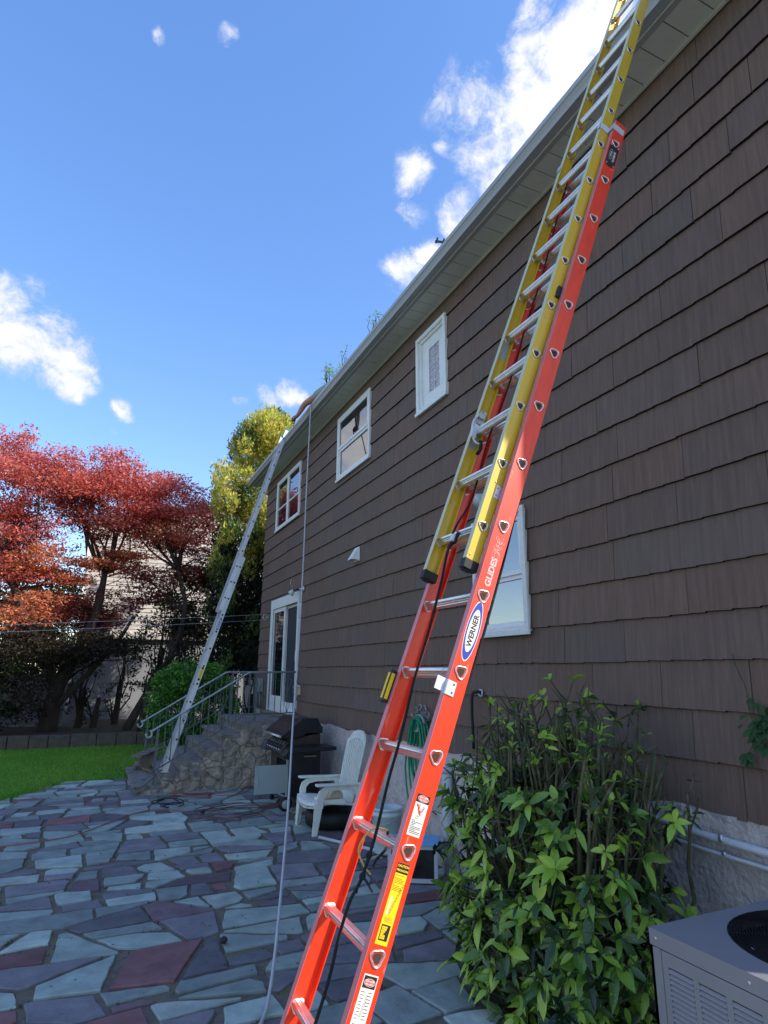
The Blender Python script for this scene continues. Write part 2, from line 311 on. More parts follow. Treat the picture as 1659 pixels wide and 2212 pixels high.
def glassmat(name, col, ior=2.1, rough=.015):
    m = bpy.data.materials.new(name); m.use_nodes = True; t = m.node_tree; p = t.nodes['Principled BSDF']
    p.inputs['Base Color'].default_value = (*col, 1); p.inputs['Roughness'].default_value = rough; p.inputs['IOR'].default_value = ior
    c = t.nodes.new('ShaderNodeTexCoord'); nz = t.nodes.new('ShaderNodeTexNoise'); nz.inputs['Scale'].default_value = 1.7; nz.inputs['Detail'].default_value = 1
    b = t.nodes.new('ShaderNodeBump'); b.inputs['Strength'].default_value = .12; b.inputs['Distance'].default_value = .02
    t.links.new(c.outputs['Object'], nz.inputs[0]); t.links.new(nz.outputs[0], b.inputs['Height']); t.links.new(b.outputs[0], p.inputs['Normal']); return m
M['glass'] = glassmat('window_glass', (.012, .016, .02), 3.0)
M['glassd'] = glassmat('door_glass', (.006, .009, .012), 1.5)
M['screen'] = mat('insect_screen', lin((44, 48, 58)), .7, var=.1, stretch=(1, 12, 1))
M['obscure'] = mat('leaded_glass', lin((206, 200, 208)), .18, .15, var=.25, scale=34, bump=1, bscale=60, col2=lin((90, 96, 110)), mpos=(.55, .62))
# ------------------------------------------------------------------ ground
W = 3.4
def sheet(name, x0, x1, y0, y1, z, m):
    o = MB().add([(x0, y0, z), (x1, y0, z), (x1, y1, z), (x0, y1, z)], [(0, 1, 2, 3)]).build(name, m); return tag(o, kind='structure')
sheet('ground', -400, 400, -400, 400, -.06, M['soil'])
PB = [(-9, -3), (3.38, -3), (3.38, 10.88), (3.38, 12.66), (-.3, 12.64), (-1.05, 11.25), (-2.6, 8.7), (-9, 8.0)]
o = MB().prism(PB, lambda p: (p[0], p[1], -.05), lambda p: (p[0], p[1], -.012)).build('patio_bed', M['joint']); tag(o, kind='structure')
LB = [(-.3, 12.66), (3.38, 12.68), (9, 12.7), (9, 18.02), (-14, 18.02), (-14, 8.0), (-9, 8.02), (-2.62, 8.73), (-1.07, 11.28)]
o = MB().prism(LB, lambda p: (p[0], p[1], -.05), lambda p: (p[0], p[1], -.004)).build('lawn', M['lawn']); tag(o, kind='structure')
# crazy paving: split the patio by slanted cuts, then shrink every piece
def clip(poly, a, n):
    out = []
    for i in range(len(poly)):
        p, q = poly[i], poly[(i+1) % len(poly)]; dp = (p[0]-a[0])*n[0]+(p[1]-a[1])*n[1]; dq = (q[0]-a[0])*n[0]+(q[1]-a[1])*n[1]
        if dp >= 0: out.append(p)
        if dp*dq < 0: t = dp/(dp-dq); out.append((p[0]+(q[0]-p[0])*t, p[1]+(q[1]-p[1])*t))
    return out
def area(p): return abs(sum(p[i][0]*p[(i+1) % len(p)][1]-p[(i+1) % len(p)][0]*p[i][1] for i in range(len(p))))/2
pieces = []
def split(poly, d=0):
    A = area(poly)
    if A < .012: return
    xs = [p[0] for p in poly]; ys = [p[1] for p in poly]; w = max(xs)-min(xs); h = max(ys)-min(ys)
    tgt = random.choice((.09, .15, .22, .32))
    if A < tgt and w < .85 and h < .7: pieces.append(poly); return
    if w > h*1.45*random.uniform(.8, 1.3): ang = random.gauss(0, .16); n = (math.cos(ang), math.sin(ang)); f = random.uniform(.34, .66)
    else: ang = random.gauss(0, .10); n = (-math.sin(ang), math.cos(ang)); f = random.uniform(.36, .64)
    a = (min(xs)+w*f, min(ys)+h*f)
    split(clip(poly, a, n), d+1); split(clip(poly, a, (-n[0], -n[1])), d+1)
seeds = []
for ri, yy in enumerate(np.arange(-3.4, 13.4, .80)):
    for xx in np.arange(-9.6+(ri % 2)*.5, 4.4, .98):
        seeds.append((xx+random.uniform(-.3, .3), yy+random.uniform(-.17, .17)))
for sx, sy in seeds:
    if sx < -3.5 and sy < 6.5: continue
    q = PB
    q = clip(q, (sx-1.4, 0), (1, 0)); q = clip(q, (sx+1.4, 0), (-1, 0)) if len(q) > 2 else q
    for tx_, ty_ in seeds:
        if len(q) < 3: break
        dx_, dy_ = tx_-sx, (ty_-sy)
        if (dx_ == 0 and dy_ == 0) or abs(dx_) > 2.2 or abs(dy_) > 2.0: continue
        # anisotropic bisector (x counts less than y)
        n_ = (-dx_*.6, -dy_); q = clip(q, ((sx+tx_)/2, (sy+ty_)/2), n_)
    if len(q) > 2: split(q)
def inset(poly, d):
    # clip by every edge moved inwards
    A = sum(poly[i][0]*poly[(i+1) % len(poly)][1]-poly[(i+1) % len(poly)][0]*poly[i][1] for i in range(len(poly)))
    if A < 0: poly = poly[::-1]
    out = poly
    for i in range(len(poly)):
        p, q = poly[i], poly[(i+1) % len(poly)]; L = math.hypot(q[0]-p[0], q[1]-p[1])
        if L < 1e-6: continue
        n = (-(q[1]-p[1])/L, (q[0]-p[0])/L); dd = d*random.uniform(.6, 1.5) if d > .012 else d
        out = clip(out, (p[0]+n[0]*dd, p[1]+n[1]*dd), n)
        if len(out) < 3: return None
    return out
SC = [(lin((122, 148, 148)), 5), (lin((108, 128, 132)), 5), (lin((104, 102, 118)), 4), (lin((92, 92, 106)), 3), (lin((134, 156, 154)), 2.2), (lin((118, 70, 78)), 1.2), (lin((98, 76, 90)), 1.6)]
def rough_edge(poly, amp=.007, step=.08):
    out = []
    for i in range(len(poly)):
        p, q = poly[i], poly[(i+1) % len(poly)]; L = math.hypot(q[0]-p[0], q[1]-p[1]); k = max(1, int(L/step))
        for j in range(k):
            t = j/k; a = amp if j else amp*.7
            out.append((p[0]+(q[0]-p[0])*t+random.uniform(-a, a), p[1]+(q[1]-p[1])*t+random.uniform(-a, a)))
    return out
mb = MB(); cols = []; gaps = []
for pc in pieces:
    q = inset(pc, random.uniform(.012, .026))
    if not q or len(q) < 3 or area(q) < .008: continue
    # knock corners off
    cx = sum(p[0] for p in q)/len(q); cy = sum(p[1] for p in q)/len(q)
    for _ in range(random.choice((0, 1, 1, 2))):
        a = random.uniform(0, 6.28); n = (math.cos(a), math.sin(a)); ext = max((p[0]-cx)*n[0]+(p[1]-cy)*n[1] for p in q); e = ext-random.uniform(.02, .07)
        r_ = clip(q, (cx+n[0]*e, cy+n[1]*e), (-n[0], -n[1]))
        if len(r_) > 2: q = r_
    q = rough_edge(q)
    zt = random.uniform(.0, .011); tx, ty = random.uniform(-.008, .008), random.uniform(-.008, .008)
    n = len(q); top = [(cx+(p[0]-cx)*(1-.006/max(.08, math.hypot(p[0]-cx, p[1]-cy))), cy+(p[1]-cy)*(1-.006/max(.08, math.hypot(p[0]-cx, p[1]-cy)))) for p in q]
    z = lambda p: zt+(p[0]-cx)*tx+(p[1]-cy)*ty
    v = [(p[0], p[1], z(p)) for p in top]+[(p[0], p[1], z(p)-.006) for p in q]+[(p[0], p[1], -.03) for p in q]
    f = [tuple(range(n))]+[(n+i, n+(i+1) % n, (i+1) % n, i) for i in range(n)]+[(2*n+i, 2*n+(i+1) % n, n+(i+1) % n, n+i) for i in range(n)]
    mb.add(v, f)
    c = random.choices([s[0] for s in SC], [s[1] for s in SC])[0]; k = random.uniform(.8, 1.18); c = (c[0]*k*1.45, c[1]*k*1.40, c[2]*k*1.22); g_ = .3*c[0]+.6*c[1]+.1*c[2]; c = tuple((q_*.6+g_*.4*w_)*1.06 for q_, w_ in zip(c, (1.04, 1, .92)))
    cols += [c]*(2*n+1)
    if cy < 12.6 and cy > 3.5: gaps.append(q)
mb.c = cols; o = mb.build('patio', M['slab']); tag(o, kind='structure')
# soil strip for the shrubs by the wall
o = MB().prism([(2.3, 3.0), (2.6, 2.3), (3.38, 2.2), (3.38, 4.6), (2.9, 4.35), (2.5, 4.05), (2.3, 3.6)], lambda p: (p[0], p[1], -.03), lambda p: (p[0], p[1], .022)).build('soil', M['soil']); tag(o, kind='structure')
# grass blades / moss in joints and on the lawn
def blades(P, h, w, cols, name, label, cat):
    n = len(P); a = RNG.uniform(0, 6.283, n); hh = h*RNG.uniform(.5, 1.3, n); lean = RNG.normal(0, .45, (n, 2))*hh[:, None]
    dx = np.stack([np.cos(a), np.sin(a), np.zeros(n)], 1)*w*RNG.uniform(.6, 1.4, n)[:, None]
    tip = P+np.stack([lean[:, 0], lean[:, 1], hh], 1)
    V = np.stack([P-dx, P+dx, tip], 1).reshape(-1, 3); F = np.arange(3*n).reshape(-1, 3)
    o = npmesh(name, V, F, cols, M['blade']); return tag(o, label, cat, kind='stuff')
def inpoly(x, y, poly):
    r = np.zeros(len(x), bool)
    for i in range(len(poly)):
        x0, y0 = poly[i]; x1, y1 = poly[(i+1) % len(poly)]
        if y0 == y1: continue
        c = ((y0 > y) != (y1 > y)) & (x < (x1-x0)*(y-y0)/(y1-y0)+x0); r ^= c
    return r
n = 150000; x = RNG.uniform(-7, 4.5, n); y = RNG.uniform(8.2, 18, n); k = inpoly(x, y, LB); x, y = x[k], y[k]
ex = []
for (xa, ya), (xb, yb) in (((-.3, 12.66), (3.3, 12.68)), ((-1.07, 11.28), (-.3, 12.66)), ((-2.62, 8.73), (-1.07, 11.28))):
    for q in range(2600): t_ = random.random(); ex.append((xa+(xb-xa)*t_+random.gauss(0, .05+.05*math.sin(t_*40)**2), ya+(yb-ya)*t_+random.gauss(0, .05)))
x = np.concatenate([x, [p[0] for p in ex]]); y = np.concatenate([y, [p[1] for p in ex]])
g = RNG.uniform(.6, 1.3, (len(x), 1)); patch = (np.sin(x*2.1+np.sin(y*1.7)*1.3)*np.sin(y*1.3+x*.6)+1)[:, None]*.5
cols = np.array([lin((104, 164, 46))])*g*(1-patch*.4)+np.array([lin((164, 194, 66))])*g*patch*.4
blades(np.stack([x, y, np.full(len(x), -.006)], 1), .045, .006, cols, 'grass', 'short green mown grass of the lawn beyond the patio', 'grass')
pts = []
for q in gaps:
    for i in range(len(q)):
        if random.random() < .16:
            k = random.randint(3, 14); 
            for _ in range(k): pts.append((q[i][0]+random.gauss(0, .022), q[i][1]+random.gauss(0, .022), -.014))
P = np.array(pts); g = RNG.uniform(.5, 1.3, (len(P), 1))
blades(P, .022, .004, np.array([lin((96, 104, 48))])*g, 'moss', 'small tufts of grass and moss in the joints of the flagstones', 'weeds')
# leaf litter
n = 1500; P = np.stack([RNG.uniform(2.2, 3.36, n), RNG.uniform(2.2, 4.6, n), RNG.uniform(.024, .034, n)], 1); P = P[inpoly(P[:, 0], P[:, 1], [(2.3, 3.0), (2.6, 2.3), (3.38, 2.2), (3.38, 4.6), (2.9, 4.35), (2.5, 4.05), (2.3, 3.6)])]; n = len(P)
def leafquads(P, size, cols, nrm_bias=0.0, aspect=.55, dirs=None):
    n = len(P); d = RNG.normal(0, 1, (n, 3)) if dirs is None else dirs; d[:, 2] *= (1-nrm_bias); d /= np.linalg.norm(d, axis=1)[:, None]
    u = RNG.normal(0, 1, (n, 3)); u[:, 2] *= (1-nrm_bias); u -= d*np.sum(u*d, 1)[:, None]; u /= np.linalg.norm(u, axis=1)[:, None]
    s = (size*RNG.uniform(.6, 1.35, n))[:, None]
    V = np.stack([P-d*s*.5, P+u*s*aspect*.5, P+d*s*.5, P-u*s*aspect*.5], 1).reshape(-1, 3); return V, np.arange(4*n).reshape(-1, 4)
V, F = leafquads(P, .035, None, .85); g = RNG.uniform(.4, 1.2, (n, 1))
o = npmesh('leaf_litter', V, F, np.array([lin((92, 70, 52))])*g, M['leaf']); tag(o, 'dry brown leaf litter on the soil under the shrub', 'leaf litter', kind='stuff')
n = 420; P = np.stack([RNG.uniform(-1.5, 3.3, n), RNG.uniform(4.2, 11.5, n), RNG.uniform(.012, .02, n)], 1); P = np.vstack([P, np.stack([RNG.normal(2.6, .5, 260).clip(0, 3.3), RNG.normal(10.2, .5, 260).clip(8, 10.8), RNG.uniform(.012, .02, 260)], 1)]); n = len(P)
V, F = leafquads(P, .022, None, .9); g = RNG.uniform(.5, 1.4, (n, 1))
o = npmesh('leaf_debris', V, F, np.array([lin((98, 82, 52))])*g, M['leaf']); tag(o, 'scattered small dry leaf bits on the flagstones', 'debris', kind='stuff')
# ------------------------------------------------------------------ the brown house
Y0, Y1, ZS, ZF = .42, 14.12, 6.27, 1.06         # near end, far end, soffit, foundation top
house = thing('brown_house', 'two storey house with dark brown wavy shingle siding and white gutter', 'house', (3.4, 7, 0))
WIN = [(11.31, 13.08, 4.87, 6.02), (7.81, 9.19, 4.94, 6.07), (5.565, 6.31, 4.99, 6.06), (4.29, 5.07, 2.217, 3.312)]   # y0,y1,z0,z1
DOOR = (11.04, 13.04, 1.10, 3.34)
HOLES = WIN+[DOOR]
CH = .2905; ZL0 = 1.949+.29-CH*4        # a course line height
mb = MB(); ys0 = sorted({*[h[0]+.03 for h in HOLES], *[h[1]-.03 for h in HOLES]})
def wsh(y): k = math.floor(y/.17+row*.37); return (math.sin(k*12.9898+row*7.3)*43758.5453) % 1-.5
rowp = 0
def panel_y(row):
    out = [Y0]; rr = random.Random(row*13+5)
    y = Y0+rr.uniform(.1, .8)
    while y < Y1-.15: out.append(y); y += rr.choice((.62, .62, .92, 1.22))
    out.append(Y1); return out
scol = []; row = 0; zb = ZL0
while zb < ZS:
    joints = panel_y(row)
    rr = random.Random(row*7+1); ph = rr.uniform(0, 6)
    for a, b in zip(joints[:-1], joints[1:]):
        tone = rr.uniform(.84, .95); hue = rr.random(); pc_ = tuple(tone*(q0+(q1-q0)*hue) for q0, q1 in zip(lin((127, 104, 90)), lin((119, 103, 94))))
        sb = [a]; 
        while sb[-1] < b-.2: sb.append(sb[-1]+rr.uniform(.13, .24))
        sb.append(b); shk = [(p, q, rr.uniform(-.0015, .0015), rr.uniform(.003, .008)) for p, q in zip(sb[:-1], sb[1:])]
        ys = sorted({a+.0025, b-.0025, *[p+e_ for p in sb[1:-1] for e_ in (-.0008, .0008)], *[(p+q)/2 for p, q in zip(sb[:-1], sb[1:])], *[v for v in ys0 if a+.01 < v < b-.01]})
        off = rr.uniform(-.003, .003); tilt = rr.uniform(-.004, .004); lift = rr.uniform(0, .003)
        def low(y):
            t = (y-a)/(b-a)
            for p_, q_, o_, h_ in shk:
                if y <= q_ or q_ == b: return zb+off+tilt*t+o_+h_*((y-p_)/(q_-p_)-.5)+.002*math.sin(y*3+ph)
        for ya, yb in zip(ys[:-1], ys[1:]):
            ym = (ya+yb)/2; spans = [(None, zb+CH+.02)]
            zt = min(zb+CH+.02, ZS); seg = [(0, 1)]
            lo, hi = low(ym), zt; ranges = [(lo, hi, True)]
            for h in HOLES:
                if h[0]+.03 <= ym <= h[1]-.03:
                    nr = []
                    for (p, q, e) in ranges:
                        z0, z1 = h[2]+.03, h[3]-.03
                        if q <= z0 or p >= z1: nr.append((p, q, e))
                        else:
                            if p < z0: nr.append((p, z0, e))
                            if q > z1: nr.append((z1, q, False))
                    ranges = nr
            for (p, q, e) in ranges:
                if q-p < .004: continue
                X = lambda z: W-.026-lift+(z-zb)/CH*.020
                pa, pb = (low(ya), low(yb)) if e else (p, p)
                if e and abs(p-lo) > 1e-6: pa = pb = p
                v = [(X(pa), ya, pa), (X(pb), yb, pb), (X(q), yb, q), (X(q), ya, q), (W, ya, pa), (W, yb, pb), (W, yb, q), (W, ya, q)]
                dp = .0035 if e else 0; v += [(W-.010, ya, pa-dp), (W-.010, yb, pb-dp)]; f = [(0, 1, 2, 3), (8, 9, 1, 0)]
                if ya == ys[0]: f.append((0, 3, 7, 4))
                if yb == ys[-1]: f.append((1, 5, 6, 2))
                mb.add(v, f); scol += [pc_, (.010, .008, .007)]+[pc_]*(len(f)-2)  # near-black lip colour paints the shadow gap under each course
    row += 1; zb += CH
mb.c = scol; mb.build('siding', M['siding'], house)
# backing wall (with openings), gable ends, foundation
mb = MB(); 
ycuts = sorted({Y0, Y1, *[h[0]+.03 for h in HOLES], *[h[1]-.03 for h in HOLES]})
for ya, yb in zip(ycuts[:-1], ycuts[1:]):
    ym = (ya+yb)/2; zc = [(1.0, 6.5)]
    for h in HOLES:
        if h[0] < ym < h[1]:
            nz = []
            for p, q in zc:
                if q <= h[2]+.03 or p >= h[3]-.03: nz.append((p, q)); continue
                if p < h[2]+.03: nz.append((p, h[2]+.03))
                if q > h[3]-.03: nz.append((h[3]-.03, q))
            zc = nz
    for p, q in zc: mb.box(W+.001, W+.12, ya, yb, p, q)
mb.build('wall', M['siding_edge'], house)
RX, RZ = 7.9, 6.40+(7.9-2.97)*.40
for yy, s in ((Y0, -1), (Y1, 1)):
    poly = [(W+.003, 0), (12.4, 0), (12.4, 6.4), (RX, RZ-.1), (W+.003, 6.5)]
    g = MB().prism(poly, lambda p: (p[0], yy, p[1]), lambda p: (p[0], yy+.12*(-s), p[1])); g.build('gable_wall', M['gable'], house)
mb = MB()
for i in range(137):
    ya = Y0+i*.1; yb = min(ya+.1, Y1); 
    f0 = lambda y: 1.085+.012*math.sin(y*5)+.008*math.sin(y*13+1)
    for j in range(11):
        za, zb_ = -.2+j*.117, -.2+(j+1)*.117
        ta, tb = (f0(ya), f0(yb)) if j == 10 else (zb_, zb_)
        X = lambda y, z: W-.030+.006*math.sin(y*7+z*9)+.004*math.sin(y*19-z*13)
        mb.add([(X(ya, za), ya, za), (X(yb, za), yb, za), (X(yb, zb_), yb, tb), (X(ya, zb_), ya, ta)], [(0, 1, 2, 3)], True)
mb.build('foundation', M['stucco'], house)
# interior floor-less dark room walls behind the glass
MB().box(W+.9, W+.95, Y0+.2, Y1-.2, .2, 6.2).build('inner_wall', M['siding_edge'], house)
# soffit with boards, fascia, gutter, roof
EY0, EY1 = .1, 14.35
mb = MB(); y = EY0
while y < EY1:
    b = min(y+.203, EY1)
    mb.box(3.078, W+.02, y, b-.008, ZS, ZS+.012)
    y += .203
mb.build('soffit', M['soffit'], house)
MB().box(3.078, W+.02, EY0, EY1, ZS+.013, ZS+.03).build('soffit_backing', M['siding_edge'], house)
MB().box(3.055, 3.078, EY0, EY1, ZS-.012, 6.40).box(3.078, 3.100, EY0, EY1, ZS-.012, ZS-.001).build('fascia', M['fascia'], house)
MB().box(W-.045, W-.024, Y0, Y1, ZS-.03, ZS-.001).build('soffit_channel', M['soffit'], house)
gp = [(3.054, 6.40), (3.054, 6.285), (2.985, 6.285), (2.972, 6.315), (2.955, 6.345), (2.945, 6.355), (2.945, 6.402), (2.953, 6.41), (2.962, 6.41), (2.962, 6.402), (2.951, 6.398), (2.951, 6.358), (2.962, 6.35), (2.978, 6.318), (2.989, 6.291), (3.048, 6.291), (3.048, 6.40)]
gt = MB().prism(gp, lambda p: (p[0], EY0, p[1]), lambda p: (p[0], EY1, p[1]), False)
for yy in (EY0, EY1): gt.prism([(3.05, 6.40), (3.05, 6.288), (2.987, 6.288), (2.949, 6.355), (2.949, 6.40)], lambda p: (p[0], yy, p[1]), lambda p: (p[0], yy+.004, p[1]))
gt.build('gutter', M['gutter'], house)
roof = MB()
nr = 26
for i in range(nr):
    xa, xb = 2.97+(RX-2.97)*i/nr, 2.97+(RX-2.97)*(i+1)/nr+.02
    za, zb_ = 6.415+(xa-2.97)*.4, 6.415+(xb-2.97)*.4
    roof.add([(xa, EY0, za+.012), (xa, EY1, za+.012), (xb, EY1, zb_+.001), (xb, EY0, zb_+.001), (xa, EY0, za), (xa, EY1, za)], [(0, 1, 2, 3), (4, 5, 1, 0)])
roof.prism([(2.97, 6.405), (RX, RZ), (12.8, 6.405), (12.8, 6.33), (RX, RZ-.08), (3.1, 6.38)], lambda p: (p[0], EY0+.01, p[1]), lambda p: (p[0], EY1-.01, p[1]))
roof.build('roof', M['roofing'], house)
def frame(mb, y0, y1, z0, z1, w, xa, xb):
    mb.box(xa, xb, y0, y1, z0, z0+w); mb.box(xa, xb, y0, y1, z1-w, z1); mb.box(xa, xb, y0, y0+w, z0+w, z1-w); mb.box(xa, xb, y1-w, y1, z0+w, z1-w); return mb
def pane(y0, y1, z0, z1, x, m, parent, name='pane'):
    return MB().box(x, x+.006, y0, y1, z0, z1).build(name, m, parent)
# window 1: pair of sashes each with a cross bar
def window(i, label, m='white'):
    y0, y1, z0, z1 = WIN[i]
    fr = frame(MB(), y0, y1, z0, z1, .055, W-.05, W+.06); fr.box(W-.065, W-.05, y0-.012, y1+.012, z0-.012, z0+.03)
    w = fr.build('window', M[m], house, bevel=.004); w['label'] = label
    return w, y0+.055, y1-.055, z0+.055, z1-.055
w, a, b, c, d = window(0, 'wide upper window with two tall sashes, a cross bar in each')
mid = (a+b)/2
MB().box(W-.045, W+.05, mid-.03, mid+.03, c, d).build('mullion', M['white'], w, bevel=.003)
for p, q in ((a, mid-.03), (mid+.03, b)):
    s = frame(MB(), p, q, c, d, .03, W-.042, W+.01).box(W-.040, W+.008, p+.03, q-.03, c+(d-c)*.40, c+(d-c)*.40+.03).build('sash', M['white'], w)
    pane(p+.03, q-.03, c+.03, d-.03, W-.022, M['glass'], w)
w, a, b, c, d = window(1, 'upper double hung window with a thick meeting rail')
mid = c+(d-c)*.485
frame(MB(), a, b, mid, d, .045, W-.046, W+.00).build('sash', M['white'], w, bevel=.003)
frame(MB(), a, b, c, mid, .045, W-.030, W+.02).build('sash', M['white'], w, bevel=.003)
pane(a+.045, b-.045, mid+.045, d-.045, W-.030, M['glass'], w); pane(a+.045, b-.045, c+.045, mid-.045, W-.012, M['glass'], w)
w, a, b, c, d = window(2, 'small upper window with leaded patterned glass')
sh = frame(MB(), a+.03, b-.03, c+.02, d-.02, .16, W+.01, W+.05)
frame(sh, a, b, c, d, .03, W-.02, W+.05); sh.build('sash', M['white'], w, bevel=.004)
ga, gb, gc, gd = a+.19, b-.19, c+.18, d-.18
pane(ga, gb, gc, gd, W+.025, M['obscure'], w)
ld = MB(); gm_ = (ga+gb)/2
for k in range(6): z = gc+(gd-gc)*k/5; ld.box(W+.017, W+.025, ga, gb, z-.004, z+.004)
for y in (ga, gm_, gb): ld.box(W+.0165, W+.0255, y-.004, y+.004, gc, gd)
for k in range(5):
    z = gc+(gd-gc)*k/5; hh = (gd-gc)/5
    for (p, q) in ((ga, gm_), (gm_, gb)): 
        ld.tube([(W+.02, p, z), (W+.02, p+(q-p)*.4, z+hh*.45), (W+.02, q, z+hh)], .003, 5); ld.tube([(W+.02, p, z+hh*.2), (W+.02, (p+q)/2, z+hh*.15), (W+.02, q, z+hh*.55)], .003, 5)
ld.build('lead_cames', M['steel'], w)
w, a, b, c, d = window(3, 'lower window with peeling white trim behind the red ladder', 'oldwhite')
mid = c+(d-c)*.46
frame(MB(), a, b, mid, d, .04, W-.040, W+.0).build('sash', M['white'], w, bevel=.003)
frame(MB(), a, b, c, mid, .04, W-.020, W+.02).build('sash', M['white'], w, bevel=.003)
pane(a+.04, b-.04, mid+.04, d-.04, W-.022, M['glass'], w); pane(a+.04, b-.04, c+.04, mid-.04, W-.002, M['glass'], w)
frame(MB(), WIN[3][0]-.03, WIN[3][1]+.03, WIN[3][2]-.03, WIN[3][3]+.02, .05, W-.075, W-.051).build('casing', M['oldwhite'], w, bevel=.004)
# sliding door
y0, y1, z0, z1 = DOOR
dr = frame(MB(), y0, y1, z0, z1-.12, .06, W-.04, W+.08); dr.box(W-.06, W-.041, y0, y1, z1-.2, z1); dr.box(W-.05, W+.08, y0, y1, z1-.12, z1)
dr.box(W-.058, W-.041, y1-.16, y1, z0, z1-.2); dr.box(W-.058, W-.041, y0, y0+.07, z0, z1-.2)
dr = dr.build('sliding_door', M['white'], house, bevel=.005)
ym = (y0+y1)/2
frame(MB(), ym-.03, y1-.1, z0+.06, z1-.2, .08, W-.03, W+.01).box(W-.028, W+.008, ym+.05, y1-.18, z0+.14, z0+.30).build('door_panel', M['white'], dr, bevel=.004)
pane(ym+.05, y1-.18, z0+.30, z1-.28, W-.01, M['glassd'], dr)
frame(MB(), y0+.06, ym+.03, z0+.06, z1-.2, .05, W+.02, W+.05).box(W+.022, W+.048, y0+.1, ym, z0+.11, z0+.20).build('door_panel', M['white'], dr, bevel=.004)
pane(y0+.11, ym-.02, z0+.20, z1-.25, W+.035, M['screen'], dr, 'screen')
MB().box(W-.055, W+.02, y0+.075, y0+.11, z0+.95, z0+1.15).build('handle', M['white'], dr, bevel=.01)
# things fixed to the wall ------------------------------------------------
def vent_hood(y, z, s=1.0, label='', m='white'):
    t = thing('vent_hood', label, 'vent', (W-.02, y, z))
    x0 = W-.024; a, b = y-.075*s, y+.075*s; zt, zb2 = z+.09*s, z-.09*s
    MB().box(x0-.012, x0+.004, a-.012, b+.012, zb2-.015, zt+.012).build('back_plate', M[m], t)
    v = [(x0-.02, a, zt), (x0-.02, b, zt), (x0-.13*s, a+.01, zb2), (x0-.13*s, b-.01, zb2), (x0-.012, a, zb2), (x0-.012, b, zb2), (x0-.012, a, zt), (x0-.012, b, zt)]
    MB().add(v, [(0, 1, 3, 2), (0, 2, 4, 6), (1, 7, 5, 3), (0, 6, 7, 1)]).build('hood', M[m], t)
    MB().box(x0-.10*s, x0-.014, a+.012, b-.012, zb2+.012, zb2+.02).build('flap', M['acdark'], t)
    return t
vp = at(775, 1198, X=W); vent_hood(vp.y, vp.z, 1.0, 'white metal vent hood alone on the middle of the brown wall')
vp = at(918, 1566, X=W); vent_hood(vp.y, vp.z, .75, 'small grey vent hood on the wall beside the green hose', 'greypanel')
lp = at(1037, 1078, X=W-.15); t = thing('wall_lamp', 'round pale flood lamp on the wall seen between the ladder rails', 'lamp', (W-.02, lp.y, lp.z))
MB().lathe([(0, 0), (.05, 0), (.05, .02), (.015, .025), (.015, .06)], (W-.024, lp.y-.02, lp.z+.03), (-1, 0, 0)).build('mount', M['steel'], t)
MB().lathe([(.02, -.06), (.045, -.03), (.075, .03), (.08, .06), (.0, .065)], lp, (-.75, .3, -.55)).build('bulb', M['bucket'], t)
fp = at(648, 1274, X=W-.06); t = thing('flood_light', 'small clear flood light on a bracket above the sliding door', 'lamp', (W-.02, fp.y, fp.z))
wy = fp.y-.12
MB().lathe([(0, 0), (.055, 0), (.055, .015), (.02, .03), (.02, .1)], (W-.024, wy, fp.z), (-1, 0, 0)).build('mount', M['steel'], t)
MB().tube([(W-.11, wy, fp.z), (W-.13, wy+.1, fp.z+.0), (W-.15, wy+.22, fp.z)], .022, 8).build('arm', M['blackp'], t)
MB().lathe([(.022, -.05), (.05, -.0), (.06, .05), (.0, .055)], (W-.16, wy+.27, fp.z-.03), (-.4, .6, -.7)).build('bulb', M['bucket'], t)
MB().tube([(W-.15, wy+.28, fp.z+.04), (W-.19, wy+.33, fp.z+.13), (W-.18, wy+.31, fp.z+.22)], .004, 5).build('wire', M['steel'], t)
op = at(650, 1491, X=W); t = thing('outdoor_outlet', 'beige outdoor socket box with a flip cover beside the sliding door', 'socket', (W-.02, op.y, op.z))
MB().box(W-.06, W-.02, op.y-.06, op.y+.06, op.z-.08, op.z+.08).build('box', M['tan'], t, bevel=.008)
MB().box(W-.14, W-.055, op.y-.05, op.y+.05, op.z+.05, op.z+.065, ).build('cover', M['tan'], t, bevel=.004)
cp = smoothpath([(W-.08, op.y+.02, op.z), (W-.13, op.y+.03, op.z-.12), (W-.09, op.y+.02, op.z-.3), (W-.1, op.y-.1, op.z-.5)])
MB().tube(cp, .006, 6).build('plug_cord', M['black'], t)
mp_ = at(569, 1479, X=W); t = thing('meter_box', 'small grey electrical box low on the far end of the brown wall', 'electrical box', (W-.02, mp_.y, mp_.z))
MB().box(W-.12, W-.026, mp_.y-.12, mp_.y+.12, mp_.z-.15, mp_.z+.13).build('box', M['greypanel'], t, bevel=.01); MB().tube([(W-.07, mp_.y, mp_.z-.15), (W-.07, mp_.y, 1.1)], .02, 8).build('conduit', M['greypanel'], t)
rp = at(574, 1333, X=W-.08); t = thing('clothesline', 'pair of thin white clotheslines running from a pulley on the house corner', 'clothesline', rp)
MB().lathe([(.052, -.014), (.065, -.014), (.056, 0), (.065, .014), (.052, .014), (.052, -.014)], rp, (0, 1, 0), 20).build('pulley', M['pipe'], t)
MB().tube([rp+Vector((.0, 0, 0)), (W-.02, rp.y, rp.z)], .008, 6).build('hook', M['steel'], t)
for sgn, tgt in ((1, at(-60, 1345.5, Y=9.6)), (-1, at(-60, 1361.5, Y=9.6))):
    a = rp+Vector((-.01, 0, .06*sgn)); b = tgt; pts = []
    e = a+(b-a)*1.9
    for i in range(41): s = i/40; p = a.lerp(e, s); p.z -= .16*4*s*(1-s)*.25; pts.append(p)
    MB().tube(pts, .0032, 5).build('line', M['pipe'], t)
